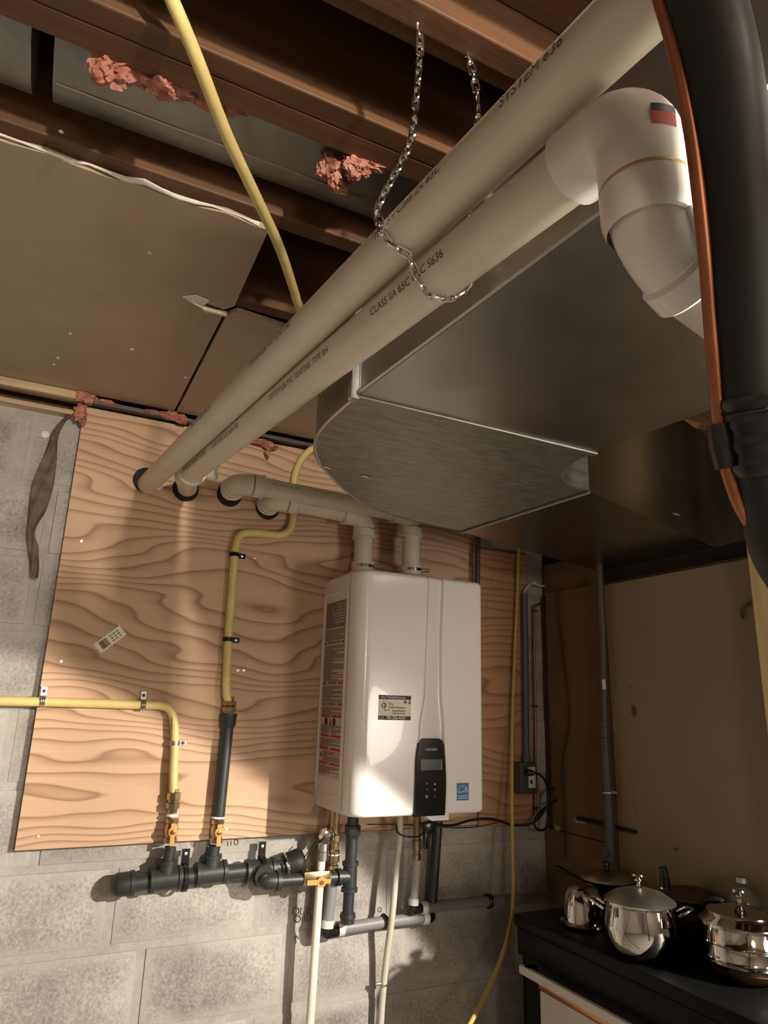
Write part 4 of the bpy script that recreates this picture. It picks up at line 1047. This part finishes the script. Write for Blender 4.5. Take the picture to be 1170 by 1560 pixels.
# second grey line
YV = -.068
qx = at(635, 1290, y=YV)
hl = thing('water_line', 'grey plastic water line dropping under the control strip and running right to the stove', 'pipe', at(630, 1380, y=YV), 'grey water lines')
zt2 = HZ0+.004; zb2 = at(634, 1312, y=YV).z
g = MB().lathe((qx.x, YV, zb2), (0,0,1), [(0, .010), (.004, .0135), (.020, .0140), (.022, .0115), (.030, .0115), (.032, .0155), (.060, .0155), (.064, .012), (zt2-zb2, .012)], 10)
part(hl, 'brass_adapter', g, M['brass'], smooth=25)
part(hl, 'tape_ring', MB().lathe((qx.x, YV, at(635, 1294, y=YV).z), (0,0,1), [(0, .012), (.002, .0155), (.005, .012)], 16), M['tape'])
a, b = V((qx.x, YV, zb2+.006)), at(630, 1374, y=YV); dd = (b-a).normalized()
part(hl, 'pipe', MB().sweep(smooth_path([a, a.lerp(b, .5)+V((.002, 0, 0)), b]), .0125, 18), mat('pale_grey_pex', (.36,.345,.36), .45))
part(hl, 'ring', MB().lathe(b-dd*.010, dd, [(0, .0125), (0, .0160), (.018, .0160), (.018, .0125)], 18, False), M['pexring'])
c0 = at(630, 1386, y=YV); c1 = at(640, 1384, y=YV+.012)
part(hl, 'elbow', MB().sweep(bend_path([b+dd*.004, c0, c1], .012), .0138, 16), M['vinyl'])
e0_, e1_ = at(644, 1383, y=YV+.02), at(880, 1361, y=-.036); hd = (e1_-e0_).normalized()
part(hl, 'ring', MB().lathe(e0_-hd*.008, hd, [(0, .0150), (0, .0190), (.020, .0190), (.020, .0150)], 18, False), M['pexring'])
part(hl, 'pipe', MB().sweep([e0_, at(745, 1373, y=-.048), e1_], .0158, 18), M['pex'])
cs = at(743, 1373, y=-.048); sp = thing('pipe_clip', 'black ring clip on the upper grey water line', 'pipe clip', cs, 'ring clips on the grey lines')
part(sp, 'ring', MB().torus(cs, hd, .019, .004, 20, 7), M['vinyl']); part(sp, 'ring', MB().torus(cs+hd*.010, hd, .019, .003, 20, 7), M['vinyl'])
# dark drain pipe right of it, behind
YD = -.042
dk = thing('drain_pipe', 'dark grey vertical pipe under the right part of the heater', 'pipe', at(660, 1370, y=YD))
part(dk, 'pipe', MB().sweep([at(667, 1250, y=YD), at(658, 1378, y=YD)], .0165, 20), M['iron'])
# pale vinyl condensate tube
vt_ = thing('condensate_tube', 'pale translucent tube hanging from the heater down the block wall', 'tube', at(580, 1560, y=-.05))
part(vt_, 'tube', MB().sweep(smooth_path([at(609, 1240, y=-.10), at(609, 1275, y=-.075), at(605, 1310, y=-.075), at(598, 1390, y=-.078), at(590, 1450, y=-.055), at(584, 1505, y=-.04), at(580, 1560, y=-.035), at(576, 1640, y=-.035)]), .0098, 16), M['vinyl_tube'])
part(vt_, 'clamp', MB().torus(at(584, 1500, y=-.041), (.03, 0, 1), .0112, .003, 18, 6), M['steel'])
part(vt_, 'clamp_screw', MB().lathe(at(574, 1499, y=-.04), (1, 0, 0), [(0, .005), (.008, .005), (.009, .0035), (.016, .0035)], 10), M['steel'])
bw = thing('sensor_wiring', 'loose black wires and a connector under the control strip', 'wire', at(640, 1260, y=-.18))
part(bw, 'wire', MB().sweep(smooth_path([at(604, 1258, y=-.16), at(606, 1268, y=-.18), at(618, 1274, y=-.19), at(638, 1274, y=-.18), at(650, 1262, y=-.16)]), .0028, 8), M['cord'])
part(bw, 'connector', MB().obox(at(648, 1278, y=-.15), V((.007, 0, 0)), V((0, .007, 0)), V((0, 0, .028))), M['vinyl'], bevel=.003)
part(bw, 'motor', MB().obox(at(652, 1260, y=-.15), V((.018, 0, .004)), V((0, .015, 0)), V((-.004, 0, .016))), M['vinyl'], bevel=.005)

# ------------------------------------------------------------------ right side: cords, conduit, outlet, drain stack
YC = -.05
pc = thing('power_cord', 'black power cord looping from the outlet box back to the heater', 'cord', at(830, 1260, y=-.08))
plug = at(806, 1178, y=-.085)
pts = [plug, at(818, 1178, y=-.10), at(829, 1187, y=-.10), at(835, 1205, y=-.09), at(834, 1225, y=-.085), at(824, 1242, y=-.085), at(812, 1253, y=-.085), at(796, 1257, y=-.075), at(778, 1256, y=-.07), at(760, 1250, y=-.07), at(742, 1247, y=-.075), at(715, 1250, y=-.09), at(690, 1257, y=-.11), at(665, 1256, y=-.14), at(655, 1248, y=-.16)]
part(pc, 'cord', MB().sweep(smooth_path(pts), .0042, 10), M['cord'])
lp = [at(834, 1225, y=-.078), at(836, 1210, y=-.075), at(845, 1200, y=-.075), at(856, 1199, y=-.078), at(859, 1208, y=-.08), at(851, 1217, y=-.08), at(836, 1226, y=-.078), at(820, 1240, y=-.078), at(814, 1254, y=-.078), at(819, 1264, y=-.08), at(830, 1263, y=-.08), at(834, 1250, y=-.08), at(834, 1228, y=-.08)]
part(pc, 'cord_loop', MB().sweep(smooth_path(lp), .0042, 10), M['cord'])
part(pc, 'plug', MB().sweep([at(803, 1177, y=-.072), at(807, 1177, y=-.092), at(814, 1178, y=-.10)], [.011, .012, .007], 12), M['cord'])
part(pc, 'thin_wire', MB().sweep(smooth_path([at(765, 1251, y=-.06), at(745, 1256, y=-.06), at(720, 1260, y=-.06), at(690, 1261, y=-.08), at(610, 1256, y=-.05), at(560, 1256, y=-.03)]), .0018, 6), M['cord'])
ob = thing('outlet_box', 'grey surface outlet box with a white receptacle below the conduit', 'outlet', at(800, 1185, y=PT))
a, b = at(788, 1161, y=-.05), at(815, 1208, y=-.05)
part(ob, 'box', MB().box((a.x, -.066, b.z), (b.x, PT, a.z)), M['boxgrey'], bevel=.004)
a, b = at(804, 1168, y=-.066), at(816, 1200, y=-.066)
rc = part(ob, 'receptacle', MB().box((a.x, -.071, b.z), (b.x-.002, -.066, a.z)), M['pexring'], bevel=.002)
for k in (.3, .72): part(rc, 'socket', MB().box((a.x+.006, -.0718, a.z+(b.z-a.z)*k-.006), (a.x+.014, -.0705, a.z+(b.z-a.z)*k+.006)), M['black'], smooth=0)
cd = thing('conduit', 'blue-grey plastic conduit rising from the outlet box', 'conduit', at(801, 1160, y=-.04))
cb, ct = at(802, 1160, y=-.04), at(799, 905, y=-.04)
part(cd, 'tube', MB().sweep([cb, ct], .0115, 16), M['conduit'])
part(cd, 'connector', MB().lathe(cb, (0,0,1), [(-.002, .015), (.02, .015), (.024, .0125), (.03, .0115)], 16), M['conduit'])
part(cd, 'cable', MB().sweep(smooth_path([ct-V((0,0,.01)), ct+V((.002, 0, .012)), at(806, 891, y=-.04), at(814, 888, y=-.038), at(822, 892, y=-.03), at(835, 893, y=-.02)]), .0042, 10), M['pexring'])
part(cd, 'staple', MB().torus(at(814, 888, y=-.036), (1,0,0), .006, .002, 12, 6), M['tape'])
for v in (912, 1010, 1115): part(cd, 'strap', MB().lathe((ct.x+(cb.x-ct.x)*(v-905)/255, -.04, at(801, v, y=-.04).z), (0,0,1), [(0, .0118), (0, .013), (.008, .013), (.008, .0118)], 16, False), M['conduit'])
ct_ = thing('copper_line', 'thin copper line clipped down the right edge of the plywood', 'pipe', at(816, 1235, y=-.022))
part(ct_, 'tube', MB().sweep(smooth_path([at(816, 1238, y=-.024), at(816, 1100, y=-.024), at(814, 1000, y=-.024), at(814, 930, y=-.024), at(818, 922, y=-.026), at(830, 918, y=-.03), at(848, 916, y=-.05)]), .0042, 10), M['copper'])
for v in (931, 1076, 1231): part(ct_, 'clip', MB().obox(at(815, v, y=-.026), V((.010, 0, 0)), V((0, .005, 0)), V((0, 0, .0035))), M['copper'], bevel=.001)
yc = thing('yellow_cord', 'yellow cord hanging from above down past the right side of the heater to the floor', 'cord', at(715, 1560, y=-.35))
part(yc, 'cord', MB().sweep(smooth_path([at(792, 815, y=-.06), at(790, 850, y=-.045), at(787, 930, y=-.04), at(784, 1000, y=-.042), at(781, 1080, y=-.045), at(780, 1150, y=-.06), at(780, 1240, y=-.085), at(781, 1300, y=-.095), at(782, 1350, y=-.11), at(780, 1395, y=-.14), at(767, 1450, y=-.20), at(742, 1510, y=-.27), at(716, 1560, y=-.34), at(690, 1610, y=-.42)]), .0063, 12), M['ycord'])
ds = thing('drain_stack', 'dark vertical pipe with couplings in front of the beige panel', 'pipe', at(930, 1310, x=1.655))
XD = 1.662
q = [at(914, 880, x=XD), at(918, 960, x=XD), at(921, 1105, x=XD)]; q2_ = [at(921, 1125, x=XD), at(926, 1210, x=XD), at(931, 1312, x=XD)]
part(ds, 'upper_pipe', MB().sweep([q[0]+V((0,0,.10))]+q, .0135, 16), M['dpipe'])
part(ds, 'lower_pipe', MB().sweep(q2_, .0170, 18), M['boxgrey'])
part(ds, 'coupling', MB().lathe(at(921.5, 1130, x=XD), (0, 0, 1), [(0, .0185), (.012, .019), (.014, .016), (.045, .016), (.047, .019), (.058, .018)], 18), M['dpipe'])
part(ds, 'clamp', MB().torus(at(926, 1207, x=XD), (0,0,1), .0185, .0030, 18, 6), M['steel'])
part(ds, 'clamp_tab', MB().obox(at(936, 1207, x=XD), V((0, .012, 0)), V((.003, 0, 0)), V((0,0,.003))), M['steel'])
part(ds, 'paint_smear', MB().sweep([at(919.5, 1035, x=XD-.012), at(920.5, 1050, x=XD-.012)], .006, 8), M['pexring'])
part(ds, 'foot_valve', MB().lathe(at(925, 1302, x=XD-.01), (-.6, -.2, .3), [(0, .008), (.012, .008), (.012, .012), (.016, .012)], 12), M['dpipe'])
sp2_ = thing('stack_pipe', 'short dark pipe between the duct and the top right of the heater', 'pipe', at(727, 880, y=-.05))
part(sp2_, 'pipe', MB().sweep([at(728, 780, y=-.05), at(727, 900, y=-.05)], .0105, 14), M['dpipe'])
part(sp2_, 'band', MB().torus(at(727.5, 841, y=-.05), (0,0,1), .0112, .002, 14, 6), M['boxgrey'])
tc = thing('thin_cable', 'thin dark cable hanging down the brown board', 'cable', at(860, 1305, x=1.68))
part(tc, 'cable', MB().sweep(smooth_path([at(851, 895, x=1.69), at(850, 930, x=1.69), at(856, 980, x=1.69), at(865, 1060, x=1.69), at(866, 1110, x=1.69), at(857, 1160, x=1.69), at(859, 1220, x=1.69), at(861, 1310, x=1.69)]), .0026, 8), M['cord'])

# ------------------------------------------------------------------ stove and pots
ZS = -.200
SX, SY0, SY1 = 1.355, -.285, -1.26
sv = thing('stove', 'black-topped stove with a white oven door against the beige panel', 'stove', (1.5, -.67, FL))
part(sv, 'body', MB().box((SX+.03, SY1, FL), (1.630, SY0, ZS-.03)), M['stove'], bevel=.004)
part(sv, 'cooktop', MB().box((SX, SY1-.01, ZS-.035), (1.634, SY0+.008, ZS)), M['stove'], bevel=.008)
part(sv, 'rear_ledge', MB().box((1.634, -.95, ZS-.034), (1.694, SY0+.006, ZS-.001)), M['stove'], bevel=.003)
part(sv, 'front_band', MB().box((SX+.006, SY1, ZS-.105), (SX+.03, SY0, ZS-.035)), M['stove'], bevel=.004)
part(sv, 'oven_door', MB().box((SX+.004, SY1+.02, ZS-.62), (SX+.03, SY0-.10, ZS-.165)), M['stovewhite'], bevel=.006)
part(sv, 'door_trim', MB().box((SX+.001, SY1+.02, ZS-.163), (SX+.03, SY0-.10, ZS-.150)), M['copperbase'], bevel=.002)
h0, h1 = V((SX-.020, SY0-.05, ZS-.125)), V((SX-.020, SY1+.02, ZS-.125))
part(sv, 'handle', MB().obox((h0+h1)/2, V((.008, 0, 0)), V((0, (h0.y-h1.y)/2, 0)), V((0, 0, .012))), M['stovewhite'], bevel=.005)
for y in (SY0-.08, SY1+.06): part(sv, 'handle_bracket', MB().box((SX-.024, y-.01, ZS-.125), (SX+.01, y+.01, ZS-.112)), M['stove'])
part(sv, 'side_panel', MB().box((SX+.03, SY0, FL), (1.630, SY0+.006, ZS-.04)), M['stove'], smooth=0)
for (x, y) in ((1.45, -.45), (1.48, -.68), (1.56, -.90), (1.58, -.42)):
    part(sv, 'burner', MB().lathe((x, y, ZS), (0,0,1), [(0, .045), (.004, .045), (.006, .04)], 28), M['stove'])
def pot(name, label, c, body, lid, m, knob=.0, lidmat=None):
    t_ = thing(name, label, 'pot', c); K_ = 1.0 if name == 'saucepan' else 1.03
    body = [(a*K_, b*K_) for a, b in body]; lid = [(a*K_, b*K_) for a, b in lid] if lid else lid
    part(t_, 'body', MB().lathe(c, (0,0,1), body, 40), m)
    if lid:
        l_ = part(t_, 'lid', MB().lathe(c+V((0,0,body[-1][0])), (0,0,1), lid, 40), lidmat or m)
        if knob:
            zt_ = lid[-1][0]
            part(l_, 'knob', MB().lathe(c+V((0,0,body[-1][0]+zt_-.002)), (0,0,1), [(0, .012), (.004, .006), (.012, .005), (.016, .010), (.020, .010), (.024, .005), (.028, .017), (.032, .016), (.034, .004)], 18), m)
    return t_
def handle(par, c, ang, r, z, m, w=.03, out=.035, th=.0035):
    d = V((math.cos(ang), math.sin(ang), 0)); s = V((-d.y, d.x, 0))
    b_ = V(c)+V((0,0,z))
    part(par, 'handle', MB().sweep(smooth_path([b_+d*(r-.002)+s*w-V((0,0,.008)), b_+d*(r+out*.6)+s*w*.9+V((0,0,.004)), b_+d*(r+out)+V((0,0,.006)), b_+d*(r+out*.6)-s*w*.9+V((0,0,.004)), b_+d*(r-.002)-s*w-V((0,0,.008))]), th, 8), m)
# small cylindrical pan on a wide saucer edge, farthest left
c1_ = at(882, 1408, z=ZS+.006); c1_.x += .02
t_ = pot('saucepan', 'small shiny straight-sided pan at the far left corner of the stove', c1_, [(0, .062), (.002, .066), (.006, .066), (.009, .056), (.045, .055), (.075, .050), (.090, .040)], [(0, .040), (.008, .030), (.011, .004)], M['pot'])
part(t_, 'grip', MB().sweep([c1_+V((.05, -.03, .05)), c1_+V((.075, -.05, .055))], .008, 10), M['blackplastic'])
# belly pot with lid and loop handles
c2_ = at(966, 1458, z=ZS+.006); c2_.x += .03
t_ = pot('cooking_pot', 'round-bellied shiny stainless pot with a knobbed lid in the middle of the stove', c2_,
    [(0, .050), (.004, .058), (.02, .074), (.045, .083), (.07, .084), (.095, .080), (.110, .0775), (.113, .083), (.117, .083)],
    [(0, .083), (.003, .084), (.006, .080), (.02, .058), (.030, .022), (.032, .003)], M['pot'], 1, M['pot_dull'])
va = math.atan2(CP.y-c2_.y, CP.x-c2_.x)
handle(t_, c2_, va+math.pi/2, .089, .109, M['chrome'], .028, .034); handle(t_, c2_, va-math.pi/2, .089, .109, M['chrome'], .028, .034)
# copper-bottomed pot at the right
c3_ = at(1122, 1492, z=ZS+.006); c3_.x += .035
t_ = pot('cooking_pot', 'ribbed stainless pot with a copper base at the right of the stove', c3_,
    [(.022, .075), (.030, .079), (.034, .083), (.037, .081), (.042, .085), (.046, .083), (.070, .084), (.072, .086), (.076, .084), (.098, .080), (.104, .079), (.106, .090), (.112, .090)],
    [(0, .090), (.004, .088), (.012, .076), (.020, .072), (.026, .045), (.034, .018), (.036, .003)], M['pot'], 1)
part(t_, 'copper_base', MB().lathe(c3_, (0,0,1), [(0, .052), (.004, .060), (.014, .071), (.0227, .0775)], 40), M['copperbase'])
handle(t_, c3_, va+math.pi*.53, .090, .093, M['chrome'], .03, .036, .006)
# shallow pans at the back with black handles
c4_ = at(905, 1352, z=ZS+.055); c4_ = V((1.615, -.40, ZS+.006))
t_ = thing('frying_pan', 'dark covered pan with a black handle pointing left at the back of the stove', 'pan', c4_)
part(t_, 'body', MB().lathe(c4_, (0,0,1), [(0, .060), (.004, .068), (.085, .074), (.088, .078), (.092, .078)], 36), M['stove'])
part(t_, 'lid', MB().lathe(c4_+V((0,0,.092)), (0,0,1), [(0, .078), (.004, .076), (.018, .05), (.026, .012), (.027, .002)], 36), M['pot_dull'])
part(t_, 'knob', MB().lathe(c4_+V((0,0,.117)), (0,0,1), [(0, .008), (.008, .006), (.012, .012), (.02, .011), (.022, .003)], 16), M['blackplastic'])
g = at(858, 1318, x=1.52); part(t_, 'handle', MB().sweep(smooth_path([c4_+V((-.06, .05, .085)), c4_+V((-.085, .075, .098)), c4_+V((-.11, .10, .112))]), [.008]*8+[.012]*9, 10, True, .6), M['blackplastic'])
c5_ = V((1.618, -.70, ZS+.006))
t_ = thing('saute_pan', 'dark lidded pan behind the two bright pots with a black upright grip', 'pan', c5_)
part(t_, 'body', MB().lathe(c5_, (0,0,1), [(0, .06), (.004, .068), (.11, .072), (.113, .077)], 36), M['stove'])
part(t_, 'lid', MB().lathe(c5_+V((0,0,.113)), (0,0,1), [(0, .077), (.004, .075), (.016, .05), (.022, .012)], 36), M['wood_dark'])
part(t_, 'grip', MB().sweep(smooth_path([c5_+V((-.03, .055, .125)), c5_+V((-.03, .055, .15)), c5_+V((-.033, .057, .175))]), [.014]*8+[.011]*8+[.008], 12), M['blackplastic'])
part(t_, 'grip_ring', MB().lathe(c5_+V((-.03, .055, .122)), (0,0,1), [(0, .016), (.004, .016)], 16), M['chrome'])
part(t_, 'handle', MB().sweep(smooth_path([c5_+V((-.03, -.068, .108)), c5_+V((-.045, -.10, .130)), c5_+V((-.055, -.145, .142))]), [.010]*8+[.012]*6+[.010, .007, .002], 10, True, .6), M['rubber'])
cj = V((1.652, -.835, ZS+.001))
t_ = thing('glass_jar', 'grey glass jar standing at the back right of the stove', 'jar', cj)
part(t_, 'body', MB().lathe(cj, (0,0,1), [(0, .038), (.004, .042), (.12, .042), (.15, .037), (.175, .022), (.18, .014)], 28), M['glass'])
part(t_, 'lid', MB().lathe(cj+V((0,0,.178)), (0,0,1), [(0, .018), (.012, .018), (.013, .004)], 20), M['pot_dull'])

# ------------------------------------------------------------------ insulated refrigerant line beside the camera
rl = thing('insulated_line', 'thick black foam-insulated refrigerant line close to the camera at right', 'pipe', at(1150, 740, d=0.484))
hp = [at(990, -260, d=.47), at(1048, -90, d=0.466), at(1074, 0, d=0.471), at(1098, 100, d=0.475), at(1113, 200, d=0.480), at(1126, 300, d=0.484), at(1133, 400, d=0.488), at(1142, 500, d=0.493), at(1151, 600, d=0.497), at(1162, 680, d=0.502), at(1182, 770, d=0.510), at(1215, 870, d=0.528), at(1330, 1000, d=.62), at(1420, 1250, d=.75), at(1450, 1700, d=.80), at(1460, 2300, d=.82)]
part(rl, 'foam_sleeve', MB().sweep(smooth_path(hp), .0245, 28), M['rubber'])
tpth = smooth_path(hp)[64:76]
part(rl, 'tape_wrap', MB().sweep(tpth, [.0264+.0012*math.sin(i*2.1) for i in range(len(tpth))], 28), M['vinyl'])
part(rl, 'tape_edge', MB().torus(tpth[2], tpth[4]-tpth[1], .0268, .0011, 28, 6), M['vinyl'])
cpz = thing('copper_tube', 'bare copper tube taped along the black insulated line', 'pipe', at(1150, 810, d=0.493))
pts = [at(930, -230, d=.50), at(985, -60, d=0.480), at(1006, 0, d=0.480), at(1034, 100, d=0.480), at(1053, 200, d=0.482), at(1066, 300, d=0.484), at(1076, 400, d=0.488), at(1082, 480, d=0.493), at(1089, 560, d=0.497), at(1096, 640, d=0.502), at(1106, 705, d=0.506), at(1126, 765, d=0.510), at(1152, 808, d=0.519), at(1190, 845, d=0.528), at(1300, 960, d=.60), at(1390, 1230, d=.73), at(1420, 1700, d=.78), at(1430, 2300, d=.80)]
part(cpz, 'tube', MB().sweep(smooth_path(pts), .0052, 14), M['copper'])
part(cpz, 'tape_band', MB().sweep([at(1093, 645, d=0.500), at(1099, 680, d=0.502), at(1106, 712, d=0.503)], [.0078, .0085, .0075], 14), M['vinyl'])

# ------------------------------------------------------------------ pink insulation scraps, hanging strip
def tuft(mb, c, sx, sy, sz, seed, n=2):
    bm = bmesh.new(); bmesh.ops.create_icosphere(bm, subdivisions=4, radius=1)
    vs__ = []
    for v in bm.verts:
        k = 1+.55*noise.noise(v.co*1.6+V((seed, seed*2, 0)))+.34*noise.noise(v.co*4.2+V((seed, 0, seed)))+.22*noise.noise(v.co*9+V((0, seed, seed)))+.12*noise.noise(v.co*19)
        q_ = v.co*k; vs__.append(V((c[0]+q_.x*sx, c[1]+q_.y*sy, c[2]+q_.z*sz)))
    bm.verts.index_update()
    mb.add(vs__, [tuple(v.index for v in f.verts) for f in bm.faces]); bm.free()
def pinks(label, lst):
    g_ = MB()
    for i, (p, s) in enumerate(lst): tuft(g_, p, *s, seed=len(label)*.37+i*1.7)
    return tag(mesh_obj('insulation_tuft', g_, M['pink'], smooth=60), label, 'insulation', 'pink insulation scraps')
pinks('pink insulation scrap at the plywood\'s top left corner', [(at(130, 606, y=-.05), (.026, .016, .016)), (at(122, 628, y=-.035), (.016, .012, .026)), (at(160, 613, y=-.04), (.03, .010, .008)), (at(126, 642, y=-.03), (.010, .01, .012))])
pinks('pink insulation scrap along the plywood\'s top left of the long pipes', [(at(262, 634, y=-.045), (.035, .012, .013)), (at(235, 628, y=-.045), (.03, .010, .006)), (at(275, 640, y=-.045), (.018, .012, .012))])
pinks('pink insulation scrap over the third vent pipe', [(at(400, 675, y=-.04), (.03, .012, .010)), (at(412, 681, y=-.04), (.02, .012, .010)), (at(408, 691, y=-.035), (.008, .008, .014))])
pinks('pink insulation hanging from the joist at upper left', [(at(166, 98, z=JB+.004), (.026, .018, .030)), (at(195, 110, z=JB+.008), (.04, .018, .016)), (at(246, 128, z=JB+.004), (.020, .016, .020)), (at(310, 142, z=JB+.02), (.06, .02, .012)), (at(270, 130, z=JB+.015), (.04, .02, .012))])
pinks('pink insulation clump hanging beside the chain', [(at(505, 255, z=JB), (.020, .016, .034)), (at(545, 252, z=JB-.004), (.022, .014, .022)), (at(520, 280, z=JB-.012), (.018, .014, .014)), (at(565, 250, z=JB+.004), (.024, .012, .010))])
# torn vapour strip hanging over the block wall
hs_ = [(118,628,3),(108,632,5),(97,640,7),(86,655,8),(80,672,9),(79,690,12),(71,715,20),(66,740,22),(61,760,22),(56,782,17),(49,800,9),(47,818,7),(52,832,11),(51,846,10),(53,862,9),(52,880,9)]
vs_, fs = [], []; random.seed(4)
for i, (u, v, w) in enumerate(hs_):
    for j in range(5):
        k = (j/4-.5)*1.5; p = at(u+k*w, v+k*4*((i % 2)*2-1), y=-.022-.010*math.sin(j*2.0+i*1.3)-.006*random.random()); vs_.append(p)
for i in range(len(hs_)-1):
    for j in range(4): a = i*5+j; fs.append((a, a+1, a+6, a+5))
hstrip = mesh_obj('hanging_strip', MB().add(vs_, fs), M['cloth'], smooth=70)
sm = hstrip.modifiers.new('thick', 'SOLIDIFY'); sm.thickness = .0015
ss = hstrip.modifiers.new('sub', 'SUBSURF'); ss.levels = 1; ss.render_levels = 2
tag(hstrip, 'crumpled brown strip of torn vapour barrier hanging over the blocks', 'strip')
# plaster fleck on the blocks
c = at(69, 662, y=0); tag(mesh_obj('plaster_fleck', MB().lathe((c.x, -.004, c.z), (0, 1, 0), [(0, .006), (.002, .011), (.005, .010)], 9), M['gypsum']), 'small white plaster fleck on the blocks by the hanging strip', 'plaster')
